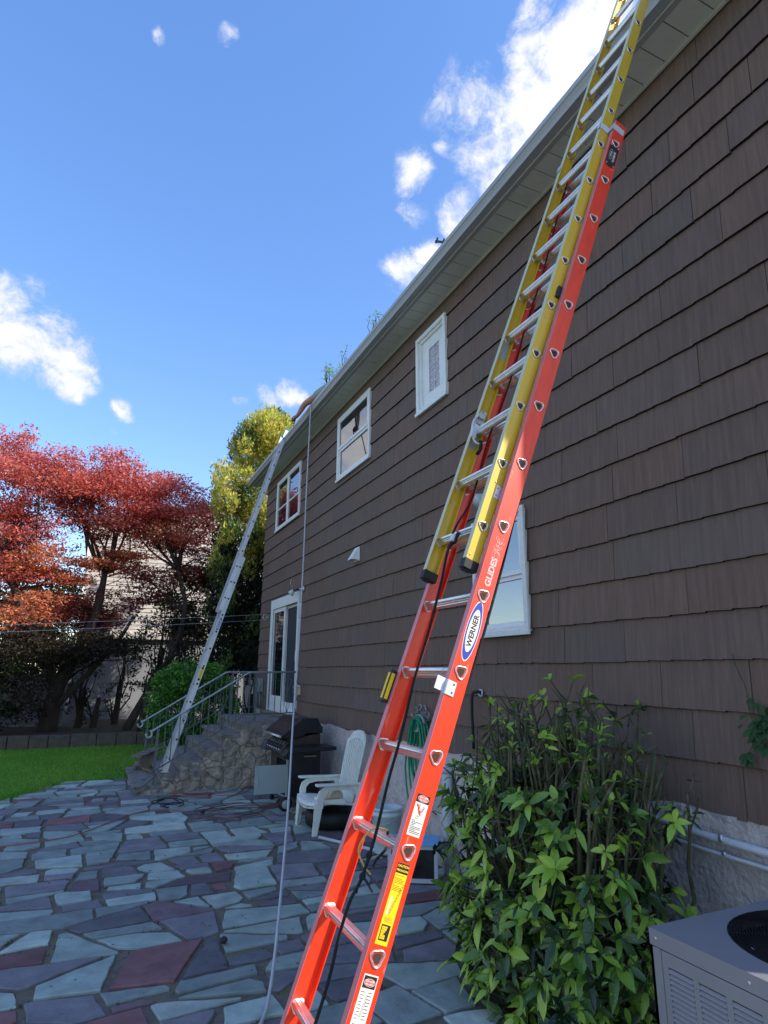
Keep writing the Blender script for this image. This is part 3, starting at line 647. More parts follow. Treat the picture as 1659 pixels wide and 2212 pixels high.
hk = at(1040, 1497, X=W-.05); t = thing('wall_hook', 'black pipe hanging from a white ring hook on the wall above the shrub', 'hook', (W-.02, hk.y, hk.z))
MB().tube([Vector((W-.06, hk.y+.03*math.cos(a), hk.z+.03*math.sin(a))) for a in np.linspace(0, 6.4, 20)], .008, 6).build('ring', M['pipe'], t)
MB().tube(smoothpath([(W-.03, hk.y, hk.z), (W-.09, hk.y+.03, hk.z+.01), (W-.12, hk.y+.06, hk.z-.06), (W-.11, hk.y+.07, hk.z-.5)]), .014, 8).build('pipe', M['black'], t)
# conduits along the foundation
for k, (r_, pA, pB) in enumerate(((.022, (1540, 1805), (1659, 1842)), (.012, (1545, 1838), (1659, 1875)))):
    A_ = at(*pA, X=W-.07); B_ = at(*pB, X=W-.07); A_ = A_+(A_-B_)*2.2; B_ = B_+(B_-A_)*.25
    t = thing('conduit', ('thick upper' if k == 0 else 'thin lower')+' white pipe of the two along the foundation beside the air conditioner', 'pipe', (A_+B_)/2, 'pipes on the foundation')
    mb = MB(); mb.tube([A_, A_.lerp(B_, .5)+Vector((0, 0, -.01)), B_], r_, 10); mb.build('tube', M['pipe'], t)
    for s in (.25, .6, .85): p = A_.lerp(B_, s); MB().tube([p+Vector((0, -.012, 0)), p+Vector((0, .012, 0))], r_*1.25, 10).build('strap', M['steel'], t)
ps = at(966, 1720, X=W-.08); t = thing('drain_pipe', 'short white vertical pipe on the foundation left of the shrub', 'pipe', (ps.x, ps.y, 0))
MB().tube([(ps.x, ps.y, 0), (ps.x, ps.y, .98)], .05, 14).build('tube', M['pipe'], t); MB().lathe([(.05, 0), (.058, 0), (.058, .05), (.05, .05)], (ps.x, ps.y, .9)).build('coupling', M['pipe'], t)
# TV antenna on the roof
an = at(950, 522, X=4.5); t = thing('tv_antenna', 'small dark television antenna standing above the gutter line', 'antenna', (an.x+.12, an.y-.2, 6.40+(4.62-2.97)*.4))
e0, e1 = at(941.4, 521.5, X=4.5), at(975, 525, X=4.5)
MB().tube([e0, e1], .022, 6).build('boom', M['black'], t)
for p, q in (((945.9, 513.2), (941.4, 525.5)), ((960, 515), (955.3, 528)), ((974, 516), (969, 530))): MB().tube([at(*p, X=4.5), at(*q, X=4.5)], .016, 5).build('element', M['black'], t)
MB().tube([e1, (e1.x, e1.y, 6.95)], .02, 6).build('mast', M['steel'], t)
# ------------------------------------------------------------------ ladders
def lmat(org, ux, y_dir):
    ez = ux.normalized(); ex = y_dir.normalized(); ey = ez.cross(ex).normalized(); ex = ey.cross(ez)
    return Matrix(((ex.x, ey.x, ez.x, org.x), (ex.y, ey.y, ez.y, org.y), (ex.z, ey.z, ez.z, org.z), (0, 0, 0, 1)))
def channel(x, sgn, yc, hw, z0, z1, t=.005, fl=.03):
    p = [(0, -hw), (fl, -hw), (fl, -hw+t), (t, -hw+t), (t, hw-t), (fl, hw-t), (fl, hw), (0, hw)]
    p = [(x+sgn*a, yc+b) for a, b in p]
    return MB().prism(p, lambda q: (q[0], q[1], z0), lambda q: (q[0], q[1], z1))
def tri_path(r=.020, n=36, ex=.26, rot=R(-14)):
    """rounded triangle, flat side up (local z), point down"""
    out = []
    for i in range(n):
        a = 2*math.pi*i/n; rr = r*(1+ex*math.cos(3*(a-math.pi/2+math.pi/3))*.62)
        x, z = rr*math.cos(a), rr*math.sin(a); out.append((x*math.cos(rot)-z*math.sin(rot), x*math.sin(rot)+z*math.cos(rot)))
    return out
def rung(x0, x1, yc, z, r=.0175, ribs=.0011):
    pa = tri_path(r, 48)
    pa = [(a*(1-ribs/r*(i % 4 > 1)), b*(1-ribs/r*(i % 4 > 1))) for i, (a, b) in enumerate(pa)]
    mb = MB(); n = len(pa); v = [(x0, yc+a, z+b) for a, b in pa]+[(x1, yc+a, z+b) for a, b in pa]
    mb.add(v, [(i, (i+1) % n, n+(i+1) % n, n+i) for i in range(n)]); return mb
def ring(x, yc, z, r, t, x1=None):
    pts = [(x, yc+a, z+b) for a, b in tri_path(r, 24)]; pts.append(pts[0]); pts.append(pts[1])
    return MB().tube(pts, t, 6, cap=False)
P0 = Vector((.893, 1.97, 1.017)); U = Vector((.35827, -.002, .93361)); FOOT = 1.088
LM = lmat(P0-U*FOOT, U, Vector((0, 1, 0)))
LAD = thing('extension_ladder', 'tall fibreglass extension ladder with red lower and yellow upper section leaning on the gutter', 'ladder', matrix=LM)
def lad(mb, name, m, parent=LAD, bevel=0): return mb.build(name, m, parent, bevel, local=True)
WR = .44; TOPR = 4.14+FOOT
for x, s in ((0, 1), (WR, -1)):
    o = lad(channel(x, s, 0, .040, .03, TOPR), 'red_rail', M['red'], bevel=.0012)
    f = MB().box(x-.012*s if s > 0 else x-.004, x+.004 if s > 0 else x+.012, -.05, .05, -.0, .10); f.box(min(x, x+.04*s), max(x, x+.04*s), -.06, .06, -.012, .004)
    lad(f, 'foot', M['steel'])
YF = .0667; FX0, FX1 = .040, .398; FB = 1.335+FOOT; FT = 6.2+FOOT
for x, s in ((FX0, 1), (FX1, -1)):
    lad(channel(x, s, YF, .032, FB, FT, fl=.027), 'yellow_rail', M['yellow'], bevel=.0012)
    c = MB().box(min(x-.003*s, x+.032*s), max(x-.003*s, x+.032*s), YF-.035, YF+.035, FB-.03, FB+.012); c.box(min(x+.006*s, x+.028*s), max(x+.006*s, x+.028*s), YF-.012, YF+.030, FB-.038, FB-.03)
    lad(c, 'end_cap', M['black'], bevel=.003)
    for yy, zz in ((YF-.018, FB+.03), (YF+.018, FB+.03), (YF-.01, FB+.36), (YF+.004, FB+.375), (YF-.01, FB+1.28), (YF+.012, FB+1.30)): lad(MB().ball((x-.001*s if s > 0 else x-.006, yy, zz), (.003, .0035, .0035), 8, 5), 'rivet', M['steel'])
def end_hw(x, yc, z, r, s, dark=True):
    mb = ring(x-.0015*s, yc, z, r*1.16, .0032)
    ring2 = [(x-.0005*s, yc+a, z+b) for a, b in tri_path(r*1.02, 24)]; inner = [(x+.002*s, yc+a, z+b) for a, b in tri_path(r*.72, 24)]
    n = 24; mb.add(ring2+inner, [(i, (i+1) % n, n+(i+1) % n, n+i) for i in range(n)], True); return mb
def add_rungs(xa, xb, yc, zs, name, r):
    for z in zs:
        rg = lad(rung(xa-.001, xb+.001, yc, z, r), name, M['alu'])
        lad(end_hw(xa, yc, z, r, 1), 'collar', M['collar'], rg)
        for xx_ in (xb-.0055, xa+.0055): lad(MB().tube([(xx_, yc+a, z+b) for a, b in tri_path(r*1.13, 24)+tri_path(r*1.13, 24)[:1]], .0038, 6, cap=False), 'collar', M['collar'], rg)
        hl = MB(); pp = tri_path(r*.74, 24); hl.add([(xa-.0012, yc+a, z+b) for a, b in pp], [tuple(range(24))])
        lad(hl, 'hollow_shade', M['hole'], rg)  # flat dark plate painting the shade inside the open rung end
add_rungs(0, WR, 0, [FOOT+.3048*k for k in range(-3, 14)], 'red_section_rung', .0195)
add_rungs(FX0, FX1, YF, [FOOT+1.502+.3048*k for k in range(0, 16)], 'yellow_section_rung', .0170)
# guides, brackets and locks
def bracket(zc, hw, side=0):
    x = 0 if side == 0 else WR; s = 1 if side == 0 else -1; mb = MB()
    mb.box(min(x-.004*s, x), max(x-.004*s, x), -.030, .046, zc-hw, zc+hw)
    a, b = (x-.004*s, x+.042*s); mb.box(min(a, b), max(a, b), .0445, .0475, zc-hw, zc+hw)
    mb.box(min(FX0-.004, FX0) if side == 0 else FX1, FX0 if side == 0 else FX1+.004, .045, YF+.040, zc-hw, zc+hw)
    c, d = (FX0-.004, FX0+.02) if side == 0 else (FX1-.02, FX1+.004); mb.box(c, d, YF+.037, YF+.040, zc-hw, zc+hw)
    return mb
for sd in (0, 1): lad(bracket(TOPR-.062, .022, sd), 'guide_bracket', M['alu2'])
g = MB().box(-.0035, 0, .004, .043, FOOT+.82, FOOT+.872).box(-.0035, .014, .0405, .0435, FOOT+.82, FOOT+.872).box(.0105, .0135, .043, .080, FOOT+.826, FOOT+.874)
o = lad(g, 'guide_bracket', M['alu2']); [lad(MB().ball((-.004, .014, FOOT+q_), .0035, 8, 5), 'rivet', M['black'], o) for q_ in (.832, .862)]
o = lad(MB().box(FX0-.0035, FX0, YF-.034, YF-.004, FOOT+1.64, FOOT+1.70), 'guide_bracket', M['alu2']); [lad(MB().ball((FX0-.004, YF-.012, FOOT+q_), .003, 8, 5), 'rivet', M['black'], o) for q_ in (1.655, 1.687)]
lad(MB().box(FX0-.012, FX0, YF-.03, YF-.004, FOOT+2.78, FOOT+2.85), 'latch_block', M['black'], bevel=.003)
# rung lock on the far yellow rail
zl = FOOT+1.502+.3048*2
lk = MB().box(FX1-.012, FX1-.006, YF-.02, YF+.030, zl+.05, zl+.13).box(FX1-.03, FX1-.012, YF-.012, YF+.02, zl+.075, zl+.10)
lk.tube(smoothpath([(FX1-.02, YF+.01, zl+.12), (FX1-.024, YF+.04, zl+.05), (FX1-.026, YF+.035, zl-.01), (FX1-.03, YF+.01, zl-.06), (FX1-.04, YF-.02, zl-.07)]), .006, 8)
lk.box(FX1-.034, FX1-.020, YF+.008, YF+.034, zl-.05, zl+.03); lad(lk, 'rung_lock', M['alu2'], bevel=.002)
lad(MB().tube(smoothpath([(FX1-.04, YF-.02, zl-.05), (FX1-.045, YF-.03, zl-.09), (FX1-.05, YF-.02, zl-.13)]), .009, 8), 'spring', M['black'])
# worn grey stickers inside the far yellow rail
for a, b in ((1.95, 2.17), (2.52, 2.64)):
    g = lad(MB().box(FX1-.0058, FX1-.005, YF-.022, YF+.016, FOOT+1.502-1.335+a-.1, FOOT+1.502-1.335+b-.1), 'worn_sticker', M['greypanel'])
# black and yellow grip on the far red rail
g = lad(MB().box(WR-.006, WR+.022, .040, .070, FOOT+.76, FOOT+.90), 'grip', M['blackp'], bevel=.006)
lad(MB().box(WR-.0075, WR-.004, .048, .064, FOOT+.775, FOOT+.885).box(WR-.002, WR+.016, .069, .072, FOOT+.775, FOOT+.885), 'grip_pad', M['label_y'], g, bevel=.002)
# decals on the outer face of the near rail: text runs up the rail
def decal_poly(pts, dx, m, name, parent, mb=None): 
    q = MB().add([(-dx, y, z) for y, z in pts], [tuple(range(len(pts)))]); return lad(q, name, m, parent)
def decal_text(s, size, yc, zc, dx, m, parent, sx=1.0, off=0.0, rot=0, name='lettering'):
    v, f = text2d(s, size, off); out = []
    for a, b in v:
        a *= sx
        if rot == 0: y, z = yc+b, zc+a          # reads upwards
        else: y, z = yc-a, zc+b                 # reads across the rail
        out.append((-dx, y, z))
    return lad(MB().add(out, f), name, m, parent)
def ell(yc, zc, ry, rz, n=40): return [(yc+ry*math.cos(2*math.pi*i/n), zc+rz*math.sin(2*math.pi*i/n)) for i in range(n)]
def rect(y0, y1, z0, z1): return [(y0, z0), (y1, z0), (y1, z1), (y0, z1)]
zc = FOOT+1.075
d = decal_poly(ell(.002, zc, .0300, .119), .0008, M['label_w'], 'oval_decal', LAD)
decal_poly(ell(.002, zc, .0275, .114), .0012, M['ink_b'], 'oval_ring', d); decal_poly(ell(.002, zc, .0215, .084), .0016, M['label_w'], 'oval_field', d)
decal_text('WERNER', .031, .001, zc, .0020, M['ink'], d, sx=1.0, off=.0009)
decal_text('GLIDES', .037, -.004, FOOT+1.322, .0010, M['ink_g'], LAD, sx=1.04, off=.0014, name='faded_lettering')
decal_text('AFE', .037, -.004, FOOT+1.432, .0010, M['ink_g'], LAD, sx=1.0, off=-.0008, name='faded_lettering')
wl = MB(); rr = random.Random(3)
for i in range(60): y = rr.uniform(-.026, .018); z = FOOT+rr.uniform(1.37, 1.47); wl.add([(-.0009, y, z), (-.0009, y+.0012, z), (-.0009, y+.0012, z+rr.uniform(.003, .012)), (-.0009, y, z+.006)], [(0, 1, 2, 3)])
lad(wl, 'worn_sticker', M['ink_g'])
# falling-hazard label
y0, y1, z0, z1 = -.024, .026, FOOT+.352, FOOT+.482
d = decal_poly(rect(y0, y1, z0, z1), .0008, M['label_w'], 'warning_label', LAD); decal_poly(rect(y0, y1, z1-.026, z1), .0012, M['ink'], 'label_header', d)
decal_poly(ell((y0+y1)/2, z1-.013, .021, .0105), .0016, M['label_w'], 'label_oval', d); decal_poly(ell((y0+y1)/2, z1-.013, .0196, .0092), .0020, M['ink_r'], 'label_oval', d)
decal_text('DANGER', .0078, .001, z1-.0095, .0024, M['label_w'], d, rot=1, off=.0002); decal_text('PELIGRO', .0078, .001, z1-.0172, .0024, M['label_w'], d, rot=1, off=.0002)
def lines(y0, y1, z0, z1, n, m, parent, dx=.0012, lw=.4, seed=1):
    rr = random.Random(seed); mb = MB()
    for i in range(n):
        z = z0+(z1-z0)*(i+.5)/n; h = (z1-z0)/n*lw/2; a = y1; 
        while a > y0+.002:
            w = rr.uniform(.0015, .005); b = max(y0, a-w); mb.add([(-dx, b, z-h), (-dx, a, z-h), (-dx, a, z+h), (-dx, b, z+h)], [(0, 1, 2, 3)]); a = b-.0009
            if rr.random() < .06: break
    return lad(mb, 'small_print', m, parent)
fm = MB(); th = .0022
def seg(mb, a, b, t=th, dx=.0013):
    a = Vector((0, *a)); b = Vector((0, *b)); d = (b-a).normalized(); n_ = Vector((0, -d.z, d.y))*t/2; mb.add([(-dx, *(a-n_)[1:]), (-dx, *(b-n_)[1:]), (-dx, *(b+n_)[1:]), (-dx, *(a+n_)[1:])], [(0, 1, 2, 3)])
yc = .004; zz = z1-.05
for a, b, t in (((yc+.006, zz+.008), (yc-.002, zz-.008), .006), ((yc+.006, zz+.008), (yc+.016, zz+.018), .003), ((yc+.002, zz+.006), (yc+.004, zz+.019), .003), ((yc-.002, zz-.006), (yc-.012, zz+.001), .0035), ((yc-.012, zz+.001), (yc-.015, zz+.010), .003), ((yc-.002, zz-.008), (yc-.010, zz-.014), .0035)): seg(fm, a, b, t)
fm.add([(-.0013, *p) for p in ell(yc+.010, zz+.013, .0035, .0035, 12)], [tuple(range(12))]); lad(fm, 'falling_figure', M['ink_r'], d)
lm_ = MB()
for o_ in (0, .006): seg(lm_, (yc-.018+o_, zz+.016), (yc+.002+o_, zz-.028), .0009)
for k in range(6): seg(lm_, (yc-.018+k*.0036, zz+.012-k*.0075), (yc-.012+k*.0036, zz+.012-k*.0075), .0009)
lad(lm_, 'ladder_symbol', M['ink'], d); lines(y0+.005, y1-.005, z0+.006, zz-.030, 9, M['ink'], d, seed=4, lw=.45)
# yellow caution label
y0, y1, z0, z1 = -.021, .023, FOOT+.035, FOOT+.268
d = decal_poly(rect(y0, y1, z0, z1), .0008, M['label_y'], 'caution_label', LAD); decal_poly(rect(y0, y1, z1-.030, z1), .0012, M['ink'], 'label_header', d)
decal_text('CAUTION', .0092, .001, z1-.0085, .0016, M['label_y'], d, rot=1, off=.0003); decal_text('PRECAUCION', .0080, .001, z1-.0215, .0016, M['label_y'], d, sx=.85, rot=1, off=.0003)
lines(y0+.006, y1-.003, z1-.082, z1-.034, 11, M['ink'], d, seed=6, lw=.32)
lm_ = MB(); a0, a1 = (.010, z1-.150), (-.016, z1-.058)
for o_ in (0, .005): seg(lm_, (a0[0]-o_, a0[1]), (a1[0]-o_, a1[1]), .0008)
for k in range(12): t = k/11; seg(lm_, (a0[0]+(a1[0]-a0[0])*t, a0[1]+(a1[1]-a0[1])*t), (a0[0]+(a1[0]-a0[0])*t-.005, a0[1]+(a1[1]-a0[1])*t), .0008)
lad(lm_, 'ladder_symbol', M['ink'], d)
fm = MB()
for a, b, t in (((.013, z1-.105), (.012, z1-.125), .006), ((.014, z1-.125), (.015, z1-.15), .003), ((.011, z1-.125), (.010, z1-.15), .003), ((.012, z1-.107), (.002, z1-.108), .0022)): seg(fm, a, b, t)
fm.add([(-.0013, *p) for p in ell(.0125, z1-.100, .0032, .0036, 12)], [tuple(range(12))]); lad(fm, 'standing_figure', M['label_w'], d)
lines(y0+.005, y1-.008, z0+.062, z1-.156, 8, M['ink'], d, seed=9, lw=.25)
decal_poly(rect(y0+.006, y1-.006, z0+.012, z0+.056), .0012, M['ink'], 'chart', d); lines(y0+.016, y1-.009, z0+.016, z0+.052, 6, M['label_y'], d, dx=.0016, lw=.9, seed=2)
# lower danger label
y0, y1, z0, z1 = -.024, .026, FOOT-.30, FOOT-.045
d = decal_poly(rect(y0, y1, z0, z1), .0008, M['label_w'], 'danger_label', LAD); fr_ = MB()
decal_poly(rect(y0+.003, y1-.003, z1-.036, z1-.004), .0012, M['ink'], 'label_header', d)
decal_poly(ell(.001, z1-.021, .0195, .0105), .0016, M['label_w'], 'label_oval', d); decal_poly(ell(.001, z1-.021, .0182, .0093), .0020, M['ink_r'], 'label_oval', d)
decal_text('DANGER', .0074, .001, z1-.0175, .0024, M['label_w'], d, rot=1, off=.0002); decal_text('PELIGRO', .0074, .001, z1-.025, .0024, M['label_w'], d, rot=1, off=.0002)
lines(y0+.006, y1-.006, z0+.01, z1-.125, 18, M['ink'], d, seed=12, lw=.28); lines(y0+.006, y0+.020, z1-.118, z1-.042, 9, M['ink'], d, seed=13, lw=.25); lines(y1-.018, y1-.006, z1-.118, z1-.042, 9, M['ink'], d, seed=14, lw=.22)
lm_ = MB(); seg(lm_, (.006, z1-.112), (-.002, z1-.05), .0008); seg(lm_, (.002, z1-.112), (-.006, z1-.05), .0008); lad(lm_, 'ladder_symbol', M['ink'], d)
# plate near the top of the red rail
zc = FOOT+3.86
d = decal_poly([(-.032, zc-.075), (-.022, zc-.09), (.022, zc-.09), (.032, zc-.075), (.032, zc+.07), (.022, zc+.085), (-.022, zc+.085), (-.032, zc+.07)], .003, M['blackp'], 'rating_plate', LAD)
decal_text('GLIDESAFE', .018, -.012, zc-.005, .0034, M['label_w'], d, sx=.95, off=.0006); decal_poly(ell(.012, zc, .011, .042), .0034, M['greypanel'], 'oval_ring', d); decal_poly(ell(.012, zc, .0085, .036), .0038, M['blackp'], 'oval_field', d)
decal_text('WERNER', .011, .012, zc, .0042, M['label_w'], d, off=.0003)
[lad(MB().ball((-.004, a_, zc+b_), .004, 8, 5), 'rivet', M['steel'], d) for a_ in (-.024, .024) for b_ in (-.078, .073)]
# ropes of the ladder
LI = LM.inverted()
def onlad(x, y, yl):
    r = LI.to_3x3() @ ray(x, y); e = LI @ EYE; return e+r*((yl-e.y)/r.y)
rp1 = smoothpath([onlad(978, 1168, .11), onlad(966, 1195, .105), onlad(952, 1262, .09), onlad(924, 1370, .08), onlad(893, 1475, .075), onlad(866, 1590, .07), onlad(838, 1690, .065), onlad(812, 1800, .065), onlad(782, 1895, .07), onlad(757, 1945, .07), onlad(733, 2020, .06), onlad(712, 2110, .06), onlad(680, 2215, .055), onlad(640, 2330, .05)], 5)
lad(MB().tube(rp1, .0056, 8), 'rope', M['rope'])
kn = onlad(797, 1848, .066); kmb = MB().ball(kn, (.011, .011, .014), 10, 7).ball(onlad(783, 1893, .07), (.013, .011, .013), 10, 7)
kmb.tube(smoothpath([onlad(783, 1893, .07), onlad(792, 1905, .072), onlad(804, 1926, .07)]), .004, 6); kmb.tube(smoothpath([onlad(783, 1893, .07), onlad(776, 1910, .072), onlad(770, 1930, .07)]), .003, 6); lad(kmb, 'rope_knot', M['rope'])
rp2 = smoothpath([onlad(976, 1158, .10), onlad(990, 1128, .085), onlad(1016, 1085, .05), onlad(1036, 1020, .035), onlad(1056, 945, .03), onlad(1086, 870, .03), onlad(1112, 790, .03), onlad(1140, 690, .03), onlad(1170, 600, .03), onlad(1196, 500, .03), onlad(1230, 380, .03)], 4)
lad(MB().tube(rp2, .0048, 8), 'rope', M['rope'])
rp3 = smoothpath([onlad(1196, 800, -.085), onlad(1152, 960, -.085), onlad(1116, 1100, -.085), onlad(1082, 1235, -.085), onlad(1036, 1400, -.075), onlad(1000, 1510, -.065), onlad(966, 1610, -.06), onlad(930, 1720, -.055), onlad(880, 1880, -.05)], 4)
lad(MB().tube(rp3, .0056, 8), 'rope', M['rope'])
pl = onlad(982, 1166, .10); lad(MB().ball(pl, (.016, .012, .022), 12, 8).tube([pl+Vector((-.02, 0, .03)), pl+Vector((.02, 0, -.02))], .009, 8), 'rope_clamp', M['black'])
lad(MB().box(pl.x-.018, pl.x+.006, pl.y+.008, pl.y+.022, pl.z-.016, pl.z+.018), 'clamp_plate', M['alu2'], bevel=.004)
# bungee strap hooked over a rung of the red section
bp = [onlad(775, 1840, .045), onlad(782, 1815, .05), onlad(800, 1795, .05), onlad(815, 1789, .045), onlad(838, 1793, .03)]
t = thing('bungee_strap', 'short yellow strap with black metal hooks looped over a rung of the red ladder', 'strap', LM @ bp[2])
w3 = lambda L: [LM @ Vector(p) for p in L]
MB().tube(smoothpath(w3([onlad(800, 1888, .05), onlad(785, 1868, .05)]+bp)), .0035, 6).build('band', M['strapm'], t)
MB().tube(smoothpath(w3([onlad(838, 1793, .02), onlad(835, 1830, -.02), onlad(826, 1843, .01), onlad(812, 1858, .03), onlad(806, 1872, .03)])), .005, 6).build('hook', M['black'], t)
# ---- aluminium ladder standing on the steps
A0 = Vector((2.2272, 11.0855, 3.7079)); AV = Vector((.28146, .01863, .95939)); ZB = 11.62*.3048
AM = lmat(A0-AV*ZB, AV, Vector((0, 1, 0)))
ALD = thing('aluminium_ladder', 'dull aluminium extension ladder with green top caps standing on the stone steps', 'ladder', matrix=AM)
def al(mb, name, m, parent=ALD, bevel=0): return mb.build(name, m, parent, bevel, local=True)
AW = .42
for x, s in ((0, 1), (AW, -1)):
    al(channel(x, s, 0, .036, .03, ZB+.2, fl=.026), 'lower_rail', M['alu2'], bevel=.001)
    al(channel(x+.032*s, s, .055, .032, ZB-2.75*.3048, ZB+9.75*.3048, fl=.024), 'upper_rail', M['alu2'], bevel=.001)
    cp_ = MB(); zt = ZB+9.75*.3048
    cp_.prism([(-.036, 0), (.036, 0), (.036, .035), (.025, .06), (0, .07), (-.025, .06), (-.036, .035)], lambda p: (x+.029*s, .055+p[0], zt-.02+p[1]), lambda p: (x+(.032+.028)*s, .055+p[0], zt-.02+p[1]))
    al(cp_, 'top_cap', M['greenplastic'])
    ft = MB().box(min(x-.01*s, x+.036*s), max(x-.01*s, x+.036*s), -.06, .06, -.02, -.005, Matrix.Rotation(R(-16), 4, 'X')); ft.box(min(x-.005*s, x), max(x-.005*s, x), -.04, .04, -.01, .12); al(ft, 'foot', M['steel'])
    br_ = MB().box(min(x-.003*s, x+.033*s), max(x-.003*s, x+.033*s), .034, .038, ZB+.13, ZB+.19).box(min(x+.028*s, x+.032*s), max(x+.028*s, x+.032*s), .02, .09, ZB+.13, ZB+.19); al(br_, 'guide_bracket', M['alu2'])
for k in range(-11, 1):
    z = ZB+k*.3048; rg = al(rung(0, AW, 0, z, .0165, 0), 'lower_section_rung', M['alu']); hl = MB(); hl.add([(-.0015, a, z+b) for a, b in tri_path(.0165, 20)], [tuple(range(20))]); al(hl, 'hollow_shade', M['black'], rg)  # black plates paint the shade inside the rung ends, both sections
for k in range(-2, 10):
    z = ZB+k*.3048+.003; rg = al(rung(.032, AW-.032, .055, z, .0155, 0), 'upper_section_rung', M['alu']); hl = MB(); hl.add([(.0305, .055+a, z+b) for a, b in tri_path(.0155, 20)], [tuple(range(20))]); al(hl, 'hollow_shade', M['black'], rg)
def adec(pts, dx, m, name, parent): return al(MB().add([(-dx, y, z) for y, z in pts], [tuple(range(len(pts)))]), name, m, parent)
zc = ZB-3.55*.3048
d = adec(ell(0, zc, .024, .12), .001, M['ink_b'], 'oval_decal', ALD); adec(ell(0, zc, .018, .085), .002, M['label_w'], 'oval_field', d)
v, f = text2d('WERNER', .028, .0008); al(MB().add([(-.003, b, zc+a) for a, b in v], f), 'lettering', M['ink_b'], d)
zc = ZB-6.45*.3048
d = adec(rect(-.022, .022, zc-.12, zc+.12), .001, M['label_y'], 'caution_label', ALD); adec(rect(-.02, .02, zc+.085, zc+.115), .002, M['ink'], 'label_header', d); adec(rect(-.016, .016, zc-.11, zc-.075), .002, M['ink'], 'chart', d)
zc = ZB-5.0*.3048; adec(rect(-.016, .016, zc-.06, zc+.06), .001, M['label_w'], 'worn_sticker', ALD)
zc = ZB-8.4*.3048; adec(rect(-.018, .018, zc-.03, zc+.03), .001, M['label_w'], 'worn_sticker', ALD)
# ------------------------------------------------------------------ stone steps
ST = thing('stone_steps', 'old stone and concrete steps with slate treads rising to the sliding door', 'steps', (.76, 12, 0))
SY0, SY1 = 10.90, 13.12
edges = [(.77, .12), (1.165, .275), (1.46, .45), (1.81, .64), (2.10, .835), (2.40, 1.03)]
def wob(a): return a+random.uniform(-.012, .012)
for i, (x, z) in enumerate(edges):
    zb = edges[i-1][1]-.06 if i else -.05; x1 = edges[i+1][0]+.05 if i < 5 else 3.37
    mb = MB(); ny = 12; nx = 4 if i < 5 else 8
    # riser and tread as a wavy grid
    rows = []
    prof = [(x+.02, zb), (x+.03, (zb+z)/2), (x+.028, z-.052), (x-.012, z-.048), (x-.022, z-.01), (x-.012, z)]+[(x+(x1-x)*k/nx, z+.004) for k in range(1, nx+1)]
    for j in range(ny+1):
        y = SY0+(SY1-SY0)*j/ny
        rows.append([(wob(px) if k < 6 else px, y+(random.uniform(-.008, .012) if j in (0, ny) else 0), pz+random.uniform(-.006, .006)) for k, (px, pz) in enumerate(prof)])
    v = [p for r_ in rows for p in r_]; n = len(prof)
    mb.add(v, [(j*n+k, j*n+k+1, (j+1)*n+k+1, (j+1)*n+k) for j in range(ny) for k in range(n-1)])
    for j in (0, ny):
        base = rows[j]; mb.add([*base, (x1, base[0][1], zb)], [tuple(range(n+1))])
    mb.build('step', M['tread'], ST)
def sideface(yy, s):
    mb = MB(); nx, nz = 66, 26; H = lambda x: max([z for (xe, z) in edges if x >= xe-.001] or [.12])-.05; x0, x1 = .775, 3.37; V = []; idx = {}
    rnd = [[random.uniform(0, 1) for _ in range(nz+2)] for _ in range(nx+2)]
    for i in range(nx+1):
        x = x0+(x1-x0)*i/nx
        for j in range(nz+1):
            z = -.05+(1.0)*j/nz*1.03; d = .018*math.sin(x*9+z*7)+.012*math.sin(x*23-z*17+2)+.022*rnd[i//3][j//3]+.008*rnd[i][j]
            idx[i, j] = len(V); V.append((x+.008*math.sin(z*31+i), yy-s*(d*.8), z+.008*math.sin(x*27)))
    F = []
    for i in range(nx):
        h = H(x0+(x1-x0)*(i+.5)/nx)
        for j in range(nz):
            if -.05+1.03*(j+1)/nz <= h+.03: F.append((idx[i, j], idx[i+1, j], idx[i+1, j+1], idx[i, j+1]))
    mb.add(V, F); return mb.build('side_wall', M['stonewall'], ST)
sideface(SY0-.0, 1); sideface(SY1+.0, -1)
# door threshold stone
MB().box(3.22, 3.375, 11.0, 13.08, 1.035, 1.10).build('threshold', M['concrete'], ST, bevel=.01)
rb = random.Random(5)
for k, (x, y, z, r_) in enumerate(((.98, 12.95, .12, .10), (1.06, 12.72, .12, .07), (.9, 12.75, .12, .06))):
    o = MB().ball((x, y, z+r_*.5), (r_, r_*1.2, r_*.7), 9, 6, .25).build('stone', M['concrete']); tag(o, ('largest rough grey stone on the bottom step by the far railing', 'middle sized rough stone between two others on the bottom step', 'smallest rough stone at the outer edge of the bottom step')[k], 'stone', 'loose stones on the bottom step')
o = MB().bar((1.02, 12.55, .17), (1.16, 12.15, .15), .06, .035).build('wood_scrap', M['wood']); tag(o, 'pale split piece of scrap wood on the bottom step', 'wood')
o = MB().bar((.86, 12.3, .40), (1.3, 13.0, .45), .22, .03).box(.95, 1.2, 12.65, 12.8, .13, .40).build('broken_slab', M['concrete']); tag(o, 'broken grey slab propped up at the foot of the far railing', 'slab')
